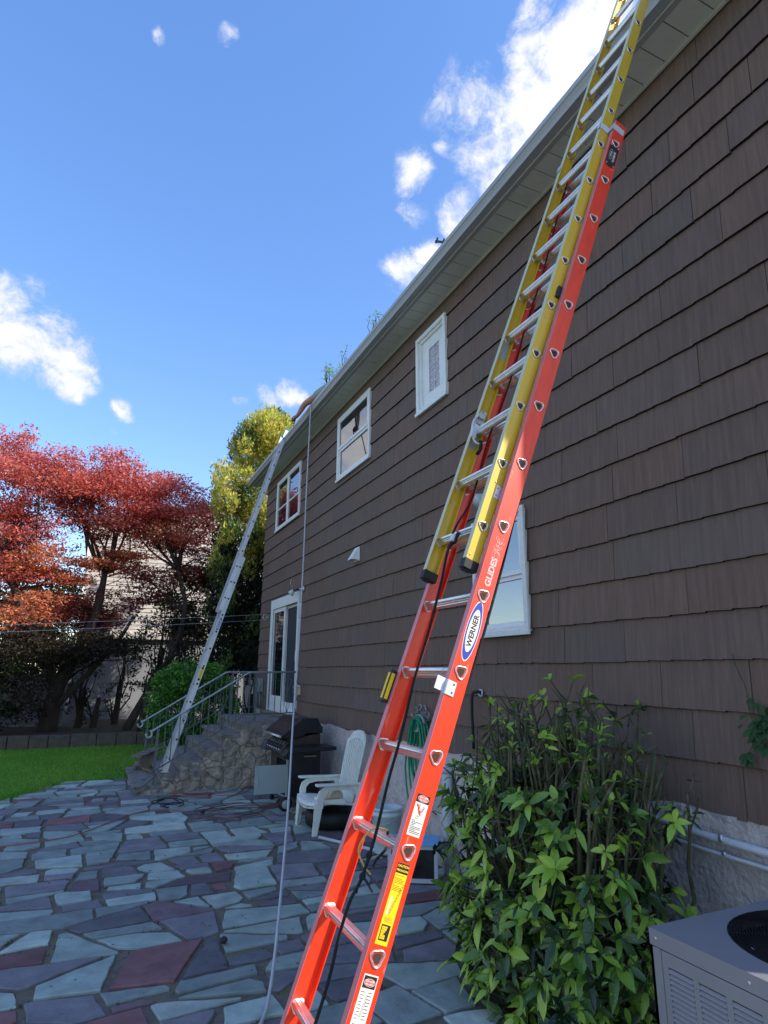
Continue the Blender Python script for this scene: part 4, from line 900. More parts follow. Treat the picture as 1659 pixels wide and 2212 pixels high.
# iron railings
def railing(yy, label, closing):
    t = thing('railing', label, 'railing', (1.05, yy, .13), 'iron railings of the steps')
    a, b, c = Vector((.985, yy, .938)), Vector((2.478, yy, 1.842)), Vector((3.365, yy, 1.862))
    sc = [a+Vector((-.055+.045*math.cos(q), 0, -.055+.05*math.sin(q))) for q in np.linspace(-3.4, 1.3, 12)]
    MB().tube(sc+[a, a.lerp(b, .5), b, b+Vector((.05, 0, .008)), c], .017, 10).build('handrail', M['irontop'], t)
    lo = lambda x: .33+(x-1.06)*.588 if x < 2.47 else 1.165; hi = lambda x: .938+(x-.985)*.6055-.02 if x < 2.478 else 1.842
    MB().tube([(1.05, yy, lo(1.05)), (2.47, yy, lo(2.46)), (3.36, yy, 1.165)], .010, 6).build('bottom_rail', M['ironw'], t)
    for px, pz in ((1.06, .10), (2.62, 1.02)):
        MB().box(px-.017, px+.017, yy-.017, yy+.017, pz, hi(px)).box(px-.04, px+.04, yy-.04, yy+.04, pz, pz+.012).build('post', M['ironw'], t)
    x = 1.17; k = 0
    while x < 3.33:
        if abs(x-2.62) > .05:
            if k % 5 == 3:
                m_ = MB(); z0, z1 = lo(x), hi(x); zm = (z0+z1)/2
                for s in (-1, 1):
                    m_.tube(smoothpath([(x, yy, z0), (x+s*.045, yy, z0+.18), (x+s*.012, yy, zm-.02), (x+s*.012, yy, zm+.02), (x+s*.05, yy, z1-.2), (x+s*.075, yy, z1-.13), (x+s*.05, yy, z1-.09), (x+s*.03, yy, z1-.12)], 4), .005, 5)
                m_.tube([(x, yy, z0), (x, yy, z1)], .006, 5); m_.build('scroll_panel', M['ironw'], t)
            else: MB().box(x-.006, x+.006, yy-.006, yy+.006, lo(x), hi(x)).build('baluster', M['ironw'], t)
        x += .112; k += 1
    return t
railing(10.97, 'near iron railing with pale worn handrail beside the barbecue', 0)
railing(13.04, 'far iron railing with curled handrail end in front of the green shrub', 0)
pr_ = MB().tube(smoothpath([(1.0, 10.95, .35), (1.12, 10.93, .33), (.93, 10.8, .16), (.8, 10.72, .13)]), .010, 6).tube([(1.18, 10.92, .42), (.9, 10.95, .2)], .008, 6).build('bent_rod', M['ironw']); tag(pr_, 'thin bent metal rods leaning at the foot of the near railing', 'rod')
# ------------------------------------------------------------------ barbecue
G = thing('gas_grill', 'black gas barbecue with closed lid and pale cabinet door hanging open', 'barbecue', (2.85, 9.35, 0))
gy0, gy1 = 8.88, 9.84
prof = [(2.535, .985), (2.60, 1.03), (2.805, 1.205), (3.05, 1.205), (3.13, 1.05), (3.13, 1.0), (2.88, 1.0), (2.83, .955), (2.68, .93), (2.60, .935), (2.535, .965)]
yl = lambda y: (lambda p: (p[0], y, p[1]))
MB().prism(prof, yl(gy0+.06), yl(gy1-.06)).build('lid', M['grillblack'], G, bevel=.008)
for a, b in ((gy0, gy0+.06), (gy1-.06, gy1)):
    pf = [(p[0]+(.006 if p[0] > 2.8 else -.01), p[1]+.008) for p in prof]; MB().prism(pf, yl(a), yl(b)).build('lid_end', M['blackp'], G, bevel=.012)
    MB().prism([(2.60, .965), (2.70, .975), (2.85, 1.095), (3.13, 1.095), (3.13, 1.075), (2.86, 1.075), (2.71, .955), (2.60, .95)], yl(a-.003 if a < 9 else b-.002), yl(a+.01 if a < 9 else b+.003)).build('lid_trim', M['blackp'], G)
MB().tube([(2.505, gy0+.02, .975), (2.505, gy1-.02, .975)], .017, 10).build('lid_handle', M['steel'], G)
MB().box(2.70, 2.705, 9.3, 9.36, 1.09, 1.12).build('gauge', M['steel'], G); 
MB().prism([(2.66, .84), (2.66, .95), (3.11, 1.0), (3.11, .84), (3.05, .76), (2.74, .76)], yl(gy0+.03), yl(gy1-.03)).build('firebox', M['grillbrown'], G, bevel=.006)
cpn = [(2.635, .915), (2.665, .90), (2.665, .70), (2.62, .70), (2.53, .735), (2.515, .755)]
MB().prism(cpn, yl(gy0+.04), yl(gy1-.04)).build('control_panel', M['blackp'], G, bevel=.01)
pn = Vector((-.16, 0, .12)).normalized()
for k in range(6):
    c = Vector((2.566, gy0+.17+k*.125, .825)); mb = MB().lathe([(.0, .035), (.024, .033), (.028, .0)], c, (-.82, 0, .57), 14); mb.box(-.006, .006, -.006, .006, 0, .045, Matrix.Translation(c) @ Vector((0, 0, 1)).rotation_difference(pn).to_matrix().to_4x4()); mb.build('knob', M['blackp'], G)
    MB().ball(c+Vector((-.03, 0, -.035)), (.012, .016, .012), 8, 6).build('knob_mark', M['pipe'], G)
    MB().bar(c+Vector((.005, -.03, .03)), c+Vector((.045, -.03, .075)), .006, .004).build('panel_mark', M['steel'], G)
MB().prism([(2.58, .80), (2.56, .845), (2.64, .862), (3.2, .862), (3.2, .815), (2.66, .80)], yl(gy0-.42), yl(gy0-.005)).build('side_shelf', M['blackp'], G, bevel=.01)
MB().prism([(2.50, .735), (2.60, .85), (2.68, .86), (2.66, .72), (2.58, .69)], yl(gy0-.2), yl(gy0-.004)).build('side_burner_panel', M['blackp'], G, bevel=.012)
MB().prism([(2.52, .70), (2.56, .84), (3.0, .86), (3.0, .82), (2.62, .70)], yl(gy1+.005), yl(gy1+.20)).build('side_shelf', mat('slate_blue_plastic', lin((66, 72, 92)), .5), G, bevel=.03)
MB().box(2.635, 3.12, gy0+.03, gy0+.045, .17, .76).build('side_panel', M['grillblack'], G)
MB().box(2.635, 3.12, gy1-.045, gy1-.03, .17, .76).build('side_panel', M['greypanel'], G)
MB().box(3.10, 3.115, gy0+.045, gy1-.045, .17, .76).box(2.65, 3.1, gy0+.045, gy1-.045, .17, .19).build('cabinet', M['grillblack'], G)
MB().box(2.63, 2.65, gy0+.045, gy1-.045, .64, .76).box(2.63, 2.65, gy0+.6, gy1-.045, .17, .64).build('front_panel', M['grillbrown'], G)
dd = MB().box(2.175, 2.63, gy0+.005, gy0+.025, .24, .605).build('cabinet_door', M['greypanel'], G, bevel=.004)
MB().box(2.205, 2.214, gy0-.012, gy0+.004, .36, .49).build('handle', M['steel'], dd)
MB().box(2.615, 2.64, gy0+.0, gy0+.03, .10, .72).build('leg', M['greypanel'], G)
for wx in (2.62, 3.06): w_ = MB().lathe([(0, .02), (.06, .02), (.085, .012), (.093, 0), (.093, -.03), (.085, -.04), (0, -.04)], (wx, gy0-.005, .095), (0, -1, 0), 28).build('wheel', M['black'], G); MB().lathe([(0, .024), (.055, .022), (.06, .018)], (wx, gy0-.005, .095), (0, -1, 0), 20).build('hub', M['greypanel'], w_)
for wx in (2.66, 3.06): MB().lathe([(0, .02), (.035, .02), (.035, -.02), (0, -.02)], (wx, gy1-.08, .038), (0, 1, 0), 16).box(wx-.012, wx+.012, gy1-.1, gy1-.06, .05, .18).build('caster', M['black'], G)
sl_ = MB().box(2.80, 2.96, gy0-.06, gy0+.02, .765, .775).box(2.86, 3.03, gy0-.05, gy0+.02, .70, .71).build('bracket', M['tan'], G)
# ------------------------------------------------------------------ plastic chair
CHR = thing('plastic_chair', 'stained white plastic garden armchair with slotted back standing before the barbecue', 'chair', (2.8, 7.8, 0))
cy0, cy1 = 7.43, 8.13
def leg(yy, x0, x1, w0, s, ztop):
    mb = MB(); pr2 = [(-.03, 0), (.03, 0), (.048, ztop*.6), (.055, ztop), (-.055, ztop), (-.045, ztop*.6)]
    mb.prism([(x0+(x1-x0)*p[1]/ztop+p[0]*w0, p[1]) for p in pr2], lambda p: (p[0], yy, p[1]), lambda p: (p[0], yy+.014*s, p[1]))
    mb.prism([(x0+(x1-x0)*p[1]/ztop+p[0]*w0*.25+.012, p[1]) for p in pr2], lambda p: (p[0]-.03, yy+.014*s, p[1]), lambda p: (p[0]-.03, yy+.05*s, p[1])); return mb.build('leg', M['plastic'], CHR, bevel=.006)
for yy, s in ((cy0, 1), (cy1, -1)):
    leg(yy, 2.56, 2.60, 1.0, s, .36); leg(yy+.03*s, 3.22, 3.12, .8, s, .34)
    # curved arm support and arm
    arc = smoothpath([(2.60, .33), (2.605, .42), (2.64, .49), (2.72, .525), (2.85, .53), (3.0, .52)], 5)if False else None
    sp = [(2.575, .30), (2.575, .42), (2.60, .49), (2.66, .53), (2.75, .545), (3.12, .54), (3.16, .40), (3.08, .40), (3.04, .485), (2.80, .49), (2.70, .475), (2.66, .43), (2.655, .30)]
    MB().prism(sp, lambda p: (p[0], yy-.003*s, p[1]), lambda p: (p[0], yy+.022*s, p[1])).build('arm_support', M['plastic'], CHR, bevel=.005)
    ar = [(2.555, -.035), (2.575, -.048), (2.65, -.050), (2.85, -.04), (3.22, -.022), (3.22, .022), (2.85, .034), (2.65, .045), (2.575, .044), (2.555, .03)]
    MB().prism(ar, lambda p: (p[0], yy+.01*s+p[1], .572-(p[0]-2.55)*.03), lambda p: (p[0], yy+.01*s+p[1], .545-(p[0]-2.55)*.03)).build('arm', M['plastic'], CHR, bevel=.009)
seat = MB(); nxs, nys = 12, 14; V = []
for i in range(nxs+1):
    x = 2.50+i*(3.10-2.50)/nxs
    for j in range(nys+1):
        t = j/nys*2-1; y = (cy0+cy1)/2+t*(.325-.02*(i > 8)); xx = x+(.05*t*t if i < 3 else 0)
        z = .365+.0*i-.075*(i/nxs)-.02*(1-t*t)-(.045 if i == 0 else (.012 if i == 1 else 0)); V.append((xx, y, z))
nn = nys+1; seat.add(V, [(i*nn+j, i*nn+j+1, (i+1)*nn+j+1, (i+1)*nn+j) for i in range(nxs) for j in range(nys)], True)
so_ = seat.build('seat', M['plastic'], CHR); m_ = so_.modifiers.new('s', 'SOLIDIFY'); m_.thickness = .02
MB().prism([(cy0+.03+.64*k/12, .30-.035*math.sin(math.pi*k/12)) for k in range(13)]+[(cy1-.03-.64*k/12, .352) for k in range(13)], lambda p: (2.515+.05*((p[0]-7.78)/.33)**2, p[0], p[1]), lambda p: (2.535+.05*((p[0]-7.78)/.33)**2, p[0], p[1])).build('seat_front', M['plastic'], CHR, bevel=.004)
bk = MB(); yc = 7.78
B0, B1 = Vector((3.05, 0, .30)), Vector((3.24, 0, 1.13)); bd = (B1-B0)
def bp_(y, t): p = B0+bd*t; return (p.x+.03*(1-((y-yc)/.3)**2)*.7, y, p.z)
hwf = lambda t: .225+.045*math.sin(min(1, t*1.2)*1.8)
nsl = 9
for k in range(nsl+1):
    s0 = -1+2*k/(nsl+1)+.05; s1 = -1+2*(k+1)/(nsl+1)-.05; sm_ = (s0+s1)/2; tt = .90-.10*abs(sm_)**2.2
    pts_ = [.12+(tt-.12)*q/8 for q in range(9)]
    L_ = [bp_(yc+s0*hwf(t), t) for t in pts_]; R_ = [bp_(yc+s1*hwf(t), t) for t in pts_]; nL = len(L_)
    v = L_+R_+[(p[0]+.014, p[1], p[2]) for p in L_+R_]; q = 2*nL
    bk.add(v, [(i, i+1, nL+i+1, nL+i) for i in range(nL-1)]+[(q+i, q+nL+i, q+nL+i+1, q+i+1) for i in range(nL-1)]+[(i, q+i, q+i+1, i+1) for i in range(nL-1)]+[(nL+i, nL+i+1, q+nL+i+1, q+nL+i) for i in range(nL-1)])
def band(t0f, t1f, n=20):
    V = []; 
    for i in range(n+1):
        s = -1+2*i/n
        for t in (t0f(s), t1f(s)): V.append(bp_(yc+s*(hwf(t)), t))
    b2 = [(p[0]+.018, p[1], p[2]) for p in V]; b1 = [(p[0]-.004, p[1], p[2]) for p in V]; m = len(V)
    F = []
    for i in range(n): F += [(2*i, 2*i+1, 2*i+3, 2*i+2), (m+2*i, m+2*i+2, m+2*i+3, m+2*i+1), (2*i, 2*i+2, m+2*i+2, m+2*i), (2*i+1, m+2*i+1, m+2*i+3, 2*i+3)]
    bk.add(b1+b2, F, False)
band(lambda s: .885-.10*abs(s)**2.2, lambda s: 1.0-.15*abs(s)**3)
band(lambda s: .0, lambda s: .13)
bk.build('backrest', M['plastic'], CHR)
for s in (-1, 1):
    q = MB(); q.tube([bp_(yc+s*(hwf(t)+.008), t) for t in np.linspace(.0, .86, 12)], .014, 8); q.build('back_frame', M['plastic'], CHR)
bx = MB().box(2.66, 2.97, 7.50, 7.80, .315, .375).build('tray', M['plastic'], bevel=.012); tag(bx, 'shallow off white tray on the seat of the plastic chair', 'tray')
bx = MB().prism([(2.70, .376), (2.96, .376), (2.94, .455), (2.86, .47), (2.76, .455)], lambda p: (p[0], 7.54, p[1]), lambda p: (p[0], 7.70, p[1])).build('pouch', M['tan'], bevel=.02); tag(bx, 'tan cloth tool pouch lying in the tray on the chair', 'pouch')
gl = MB().tube(smoothpath([(2.76, 7.53, .40), (2.79, 7.52, .46), (2.86, 7.525, .495), (2.90, 7.54, .47)]), [.008+.004*(i > 4) for i in range(19)], 8).build('glove', M['plastic']); tag(gl, 'white strap curling over the tan pouch on the chair', 'strap')
pp = MB().prism([(2.55, 7.52), (2.72, 7.50), (2.75, 7.62), (2.60, 7.66)], lambda p: (p[0], p[1], .352), lambda p: (p[0], p[1], .362)).build('folded_cloth', M['white'], bevel=.003); tag(pp, 'folded white cloth on the front edge of the chair seat', 'cloth')
ty = MB().lathe([(.19, -.07), (.28, -.10), (.33, -.07), (.34, 0), (.33, .07), (.28, .10), (.19, .07), (.18, 0), (.19, -.07)], (2.93, 7.86, .115), (0, 0, 1), 36).build('tyre', M['black']); tag(ty, 'old black car tyre lying flat under the plastic chair', 'tyre')
pv = MB().tube([(2.575, 7.32, .025), (2.80, 6.87, .024), (3.16, 6.17, .024)], .018, 10).build('plastic_pipe', M['pipe']); tag(pv, 'thin white plastic pipe lying on the flagstones by the chair leg', 'pipe')
bc = (3.08, 6.56, 0)
BK = thing('bucket', 'tall white plastic bucket standing behind the red ladder', 'bucket', bc)
MB().lathe([(0, .005), (.135, .0), (.14, .01), (.155, .36), (.165, .365), (.165, .39), (.158, .395), (.158, .42), (.170, .425), (.170, .445), (.150, .45), (.148, .36), (.13, .02), (0, .02)], bc, (0, 0, 1), 32).build('pail', M['bucket'], BK)
hp = [(bc[0]+.172*math.cos(a)*1.0, bc[1]+.172*math.sin(a), .40-.10*math.sin((a-2.2)/3.14*math.pi)) for a in np.linspace(2.2, 5.34, 18)]; MB().tube(hp, .003, 6).build('handle', M['steel'], BK)
# white framed bin with a blue lid
bA, bB = Vector((2.66, 5.645, 0)), Vector((3.06, 5.415, 0)); ex = (bB-bA).normalized(); ez = Vector((0, 0, 1)); ey = ez.cross(ex); BM = Matrix(((ex.x, ey.x, 0, bA.x), (ex.y, ey.y, 0, bA.y), (0, 0, 1, .012), (0, 0, 0, 1)))
bw = (bB-bA).length
BX = thing('storage_box', 'low white framed box with dark front and blue lid half hidden by the shrub', 'box', (bA+bB)/2)
q = MB()
for a in ((0, bw, -.01, .02, 0, .035), (0, bw, -.01, .02, .275, .31), (0, .035, -.01, .02, .035, .275), (bw-.035, bw, -.01, .02, .035, .275), (bw-.01, bw, .02, .30, 0, .31), (0, .01, .02, .30, 0, .31), (0, bw, .29, .30, 0, .31)): q.box(*a, BM)
q.build('frame', M['pipe'], BX, bevel=.003); MB().box(.035, bw-.035, .004, .010, .035, .275, BM).build('front_panel', mat('smoky_panel', lin((50, 46, 44)), .2, var=.5, scale=6), BX)
MB().prism([(-.02, .31), (bw+.03, .31), (bw+.0, .322), (.02, .322)], lambda p: BM @ Vector((p[0], -.03, p[1])), lambda p: BM @ Vector((p[0], .33, p[1]))).build('lid', M['bluelid'], BX, bevel=.003)
# ------------------------------------------------------------------ hose on its hanger
hx = W-.10; hc = at(905, 1545, X=hx)
HG = thing('hose_hanger', 'grey cast iron scroll hanger holding the green hose on the wall', 'hose hanger', (W-.02, hc.y, hc.z))
mb = MB(); mb.box(W-.035, W-.024, hc.y-.10, hc.y+.10, hc.z-.06, hc.z+.04)
for k in range(7):
    a = -1.1+2.2*k/6; c_ = Vector((W-.06-.02*(k % 2), hc.y+.15*math.sin(a), hc.z+.13*math.cos(a)-.05))
    mb.tube([c_+Vector((0, .03*math.cos(q), .03*math.sin(q))) for q in np.linspace(0, 5.2, 12)], .008, 6)
mb.tube([(W-.03, hc.y, hc.z-.03), (W-.17, hc.y, hc.z-.03), (W-.19, hc.y, hc.z+.02)], .014, 8); mb.tube([(W-.10, hc.y+.12*math.sin(q), hc.z-.09+.09*math.cos(q)) for q in np.linspace(-1.5, 1.5, 12)], .014, 8)
mb.build('scrollwork', mat('grey_iron', lin((150, 150, 150)), .5, .4, var=.2, scale=20), HG)
rr = random.Random(8); pts = []; 
for k in range(7):
    L = rr.uniform(.62, .90) if k < 6 else .98; w_ = rr.uniform(.10, .22); off = rr.uniform(-.05, .05); x_ = W-.06-.016*k
    for q in np.linspace(0, 2*math.pi, 17)[:-1]:
        zz = math.cos(q); yw = math.sin(q)*w_*(1 if zz < .2 else .75); pts.append((x_+rr.uniform(-.006, .006), hc.y+off*(1-zz)*.5+yw, hc.z-.02-L/2+zz*L/2))
pts = smoothpath(pts, 3)
HO = MB().tube(pts, .0105, 8).build('garden_hose', M['hose']); tag(HO, 'green garden hose hanging in long loops from the wall hanger', 'hose')
# ------------------------------------------------------------------ air conditioner
AX0, AX1, AY1, AZ = 2.02, 2.90, 1.965, .94; AY0 = AY1-.88
AC = thing('air_conditioner', 'grey outdoor air conditioner unit with louvred sides and black fan grille', 'air conditioner', ((AX0+AX1)/2, (AY0+AY1)/2, 0))
MB().box(AX0+.012, AX1-.012, AY0+.012, AY1-.012, .09, AZ-.055).build('core', M['accore'], AC)
MB().box(AX0-.06, AX1+.06, AY0-.06, AY1+.06, -.05, .07).build('pad', M['concrete'], AC, bevel=.01)
fc = (2.48, AY1-.42); fr_ = .35
def topring():
    mb = MB(); n = 64; sq = []; ci = []
    for i in range(n):
        a = 2*math.pi*i/n+math.pi/4; c, s = math.cos(a), math.sin(a); k = 1/max(abs(c), abs(s)); cx, cy = (AX0+AX1)/2, (AY0+AY1)/2
        sq.append((cx+c*k*(AX1-AX0)/2, cy+s*k*(AY1-AY0)/2, AZ)); ci.append((fc[0]+fr_*c, fc[1]+fr_*s, AZ+.004))
    mb.add(sq+ci, [(i, (i+1) % n, n+(i+1) % n, n+i) for i in range(n)]); c2 = [(x, y, AZ-.05) for x, y, z in ci]
    mb.add(ci+c2, [(i, (i+1) % n, n+(i+1) % n, n+i) for i in range(n)]); s2 = [(x, y, AZ-.055) for x, y, z in sq]
    mb.add(sq+s2, [(i, (i+1) % n, n+(i+1) % n, n+i) for i in range(n)]); return mb
topring().build('top_cover', M['acgrey'], AC)
g = MB().lathe([(0, -.05), (fr_, -.05)], (fc[0], fc[1], AZ), (0, 0, 1), 40)
for k in range(1, 36): r_ = fr_*k/35.5; g.tube([(fc[0]+r_*math.cos(a), fc[1]+r_*math.sin(a), AZ+.004+.03*(1-(r_/fr_)**2)) for a in np.linspace(0, 2*math.pi, 41)], .0030, 4, cap=False)
for k in range(8): a = k*math.pi/4; g.tube([(fc[0]+fr_*t*math.cos(a), fc[1]+fr_*t*math.sin(a), AZ+.001+.03*(1-t*t)) for t in (0, .3, .6, .8, 1.02)], .004, 5)
g.build('fan_grille', M['acdark'], AC)
g = MB()
for k in range(3): a = k*2.09+.3; g.prism([(0, -.05), (.26, -.11), (.28, .02), (.05, .05)], lambda p: (fc[0]+p[0]*math.cos(a)-p[1]*math.sin(a), fc[1]+p[0]*math.sin(a)+p[1]*math.cos(a), AZ-.04+p[1]*.2), lambda p: (fc[0]+p[0]*math.cos(a)-p[1]*math.sin(a), fc[1]+p[0]*math.sin(a)+p[1]*math.cos(a), AZ-.037+p[1]*.2))
g.build('fan', M['acdark'], AC)
def side(face):
    mb = MB()
    L = (AY1-AY0) if face == 'x' else (AX1-AX0)
    def P(u, z, d):   # u along the side, d outward
        return (AX0-d, AY1-u, z) if face == 'x' else (AX0+u, AY1+d, z)
    def bxx(u0, u1, z0, z1, d0, d1):
        v = [P(u, z, d) for z in (z0, z1) for d in (d0, d1) for u in (u0, u1)]; mb.add(v, [(0, 2, 3, 1), (4, 5, 7, 6), (0, 1, 5, 4), (2, 6, 7, 3), (0, 4, 6, 2), (1, 3, 7, 5)])
    zt, zb = AZ-.058, .09; 
    bxx(0.0, .048, zb, zt, -.012, .0); bxx(.052, .078, zb, zt, -.010, .001); bxx(L-.05, L, zb, zt, -.012, .0); bxx(.078, L-.05, zt-.045, zt, -.010, .001); bxx(.078, L-.05, zb, zb+.05, -.010, .001)
    nc = 6; cw = (L-.05-.078)/nc
    for i in range(nc):
        u0 = .078+cw*i; bxx(u0+cw-.022, u0+cw, zb+.05, zt-.045, -.009, .001)
        z = zb+.052
        while z < zt-.05:
            v = [P(u0+cw-.022, z+.0125, -.005), P(u0, z+.0125, -.005), P(u0, z+.0015, .004), P(u0+cw-.022, z+.0015, .004), P(u0, z, -.003), P(u0+cw-.022, z, -.003)]
            mb.add(v, [(0, 1, 2, 3), (3, 2, 4, 5)]); z += .0165
    return mb.build('louvre_panel', M['acgrey'], AC)
side('x'); side('y')
mb = MB()
for u in (.03, .40, .74): mb.ball((AX0-.001, AY1-u, AZ-.028), (.003, .006, .006), 8, 5)
mb.ball((fc[0]-.29, fc[1]+.12, AZ+.006), (.01, .008, .004), 8, 5); mb.build('screws', M['steel'], AC)
# ------------------------------------------------------------------ cords on the patio
rr = random.Random(21)
def cordpile(cx, cy, n, r0, r1, seed, ax=1.6):
    rr = random.Random(seed); pts = []
    for k in range(n):
        ox, oy = rr.uniform(-.3, .3)*ax*.6, rr.uniform(-.35, .35); R_ = rr.uniform(r0, r1); ph = rr.uniform(0, 6)
        for q in range(7): a = ph+q*.9; pts.append((cx+ox+R_*ax*math.cos(a), cy+oy+R_*1.3*math.sin(a), .024+.012*rr.random()+k*.0012))
    return smoothpath(pts, 6)
o = MB().tube(cordpile(1.95, 9.0, 5, .14, .42, 3), .006, 6).build('cord', M['cord']); tag(o, 'tangled pile of brown cord on the flagstones before the barbecue', 'cord')
o = MB().tube(cordpile(1.25, 9.9, 3, .10, .26, 9, 1.3), .007, 6).build('cord', M['black']); tag(o, 'smaller dark coil of cord on the flagstones near the steps', 'cord')
o = MB().tube(smoothpath([(2.35, 10.7, .03), (2.1, 10.5, .03), (1.7, 10.55, .03), (1.3, 10.7, .03), (1.6, 10.3, .03), (2.2, 10.2, .03), (2.5, 10.5, .03)]), .007, 6).build('cord', M['cordo']); tag(o, 'thin reddish cord lying along the foot of the stone steps', 'cord')
o = MB().tube(smoothpath([(-1.6, 8.4, .022), (-.6, 8.35, .024), (.0, 8.55, .022), (.5, 9.2, .024), (.95, 9.6, .024), (1.4, 9.3, .024)]), .006, 6).build('cord', M['cordo']); tag(o, 'long orange cord running to the left edge of the patio', 'cord')
# grey hose hanging from the roof edge down across the patio
pix = [(672, 872, 9.47), (670, 905, 9.40), (662, 1060, 8.95), (655, 1220, 8.45), (645, 1400, 7.6), (633, 1560, 6.75), (624, 1720, 5.9), (614, 1850, 5.2), (604, 1960, 4.72), (594, 2060, 4.32), (583, 2140, 4.08)]
pts = [at(x, y, Y=Y) for x, y, Y in pix]; g0 = at(566, 2205, Z=.03); pts += [g0, g0+Vector((-.25, -.35, 0)), g0+Vector((-.9, -.7, 0))]
pts = [Vector((3.12, 9.50, 6.50)), Vector((2.99, 9.49, 6.44))]+pts
o = MB().tube(smoothpath(pts, 5), .0105, 8).build('grey_hose', M['greyhose']); tag(o, 'long grey hose hanging from the gutter down to the patio', 'hose')
o = MB().ball((at(1008/1659*1440*.576/1, 2, Z=0).x if False else 1.05, 4.95, .03), (.028, .028, .022), 10, 7, .1).build('pebble', M['bark']); tag(o, 'small dark round nut lying on a flagstone', 'nut')
# ------------------------------------------------------------------ foliage helpers
def leaf_shape(base, d, up, L, w, droop, V, F, C, col, fold=.25, curl=.0):
    d = d.normalized(); s = d.cross(up)
    if s.length < .01: s = d.cross(Vector((1, 0, 0)))
    s.normalize(); nrm = s.cross(d); b = len(V)
    for t, k in ((0, .12), (.22, .72), (.48, 1), (.75, .72), (1, .0)):
        m = base+d*(L*t)-Vector((0, 0, droop*L*t*t)); q = s*(w*.5*k); h = nrm*(w*.5*k*fold)
        V += [m, m+q+h, m-q+h]
    for i in range(4):
        a = b+3*i; F += [(a, a+1, a+4, a+3), (a, a+3, a+5, a+2)]; C += [col, col]
def branchy(mb, a, b, r0, r1, bend=.15, n=6, seg=5):
    a = Vector(a); b = Vector(b); L = (b-a).length; off = Vector((random.gauss(0, 1), random.gauss(0, 1), random.gauss(0, .6)))*L*bend
    pts = [a.lerp(b, i/n)+off*math.sin(math.pi*i/n)+Vector((random.gauss(0, 1), random.gauss(0, 1), random.gauss(0, 1)))*L*.012*(0 < i < n) for i in range(n+1)]
    mb.tube(pts, [r0+(r1-r0)*i/n for i in range(n+1)], seg); return pts
# ---- the big shrub by the wall (cut back stems above, leaf rosettes at the sides)
random.seed(31)
BU = thing('aucuba_shrub', 'large glossy spotted-leaf shrub with bare cut stems on top, between ladder and air conditioner', 'shrub', (2.75, 3.4, 0))
st = MB(); V = []; F = []; C = []
def lc(b): 
    c0, c1 = random.choice(((lin((58, 90, 42)), lin((108, 148, 56))), (lin((42, 70, 38)), lin((74, 108, 50))), (lin((36, 62, 36)), lin((74, 106, 48))), (lin((106, 146, 54)), lin((148, 182, 68))))) if not b else (lin((122, 164, 54)), lin((168, 196, 78)))
    t = random.random(); return tuple((c0[i]+(c1[i]-c0[i])*t)*1.18 for i in range(3))
def rosette(p, axis, n, L, bright=False):
    axis = axis.normalized(); ph = random.uniform(0, 6.28); q = Vector((0, 0, 1)).rotation_difference(axis)
    for k in range(n):
        a = ph+k*2.4; el = R(random.uniform(8, 62)); d = q @ Vector((math.cos(a)*math.cos(el), math.sin(a)*math.cos(el), math.sin(el)))
        l = L*random.uniform(.65, 1.2); leaf_shape(p+axis*random.uniform(-.03, .01), d, axis, l, l*random.uniform(.30, .42), random.uniform(.1, .6), V, F, C, lc(bright or random.random() < .18), fold=random.uniform(.1, .5))
def shell(u, v):   # u angle, v height 0..1
    r = 1.0-.30*abs(v-.45)**1.3
    return Vector((2.76+.58*r*math.cos(u), 3.42+.92*r*math.sin(u), v))
for i in range(190):
    a = random.uniform(0, 6.28); rr_ = random.random()**.6
    b = Vector((2.80+.26*rr_*math.cos(a), 3.32+.36*rr_*math.sin(a), 0)); e = Vector((2.78+.52*rr_*math.cos(a)+random.gauss(0, .06), 3.38+.84*rr_*math.sin(a)+random.gauss(0, .06), random.uniform(1.25, 1.70)-.30*rr_**3))
    e.x = min(e.x, 3.34)
    pts = branchy(st, b, e, random.uniform(.010, .018), random.uniform(.006, .009), .045, 7, 6)
    for k in range(random.randint(2, 5)):
        p = pts[random.randint(3, 7)]; dv = Vector((random.gauss(0, .5), random.gauss(0, .5), random.uniform(.5, 1.2))).normalized(); l = random.uniform(.08, .24)
        q = branchy(st, p, p+dv*l, .0055, .0035, .1, 3, 5)
        if random.random() < .34: rosette(q[-1], dv, random.randint(3, 6), random.uniform(.06, .10), random.random() < .2)
    if random.random() < .20+.25*(b.x < 2.8): rosette(pts[-1], Vector((random.gauss(0, .2), random.gauss(0, .2), 1)), random.randint(4, 7), .095, random.random() < .6)
    elif random.random() < .6:      # pale freshly cut end
        st.tube([pts[-1]-Vector((0, 0, .002)), pts[-1]+(pts[-1]-pts[-2]).normalized()*.006], .0085, 6)
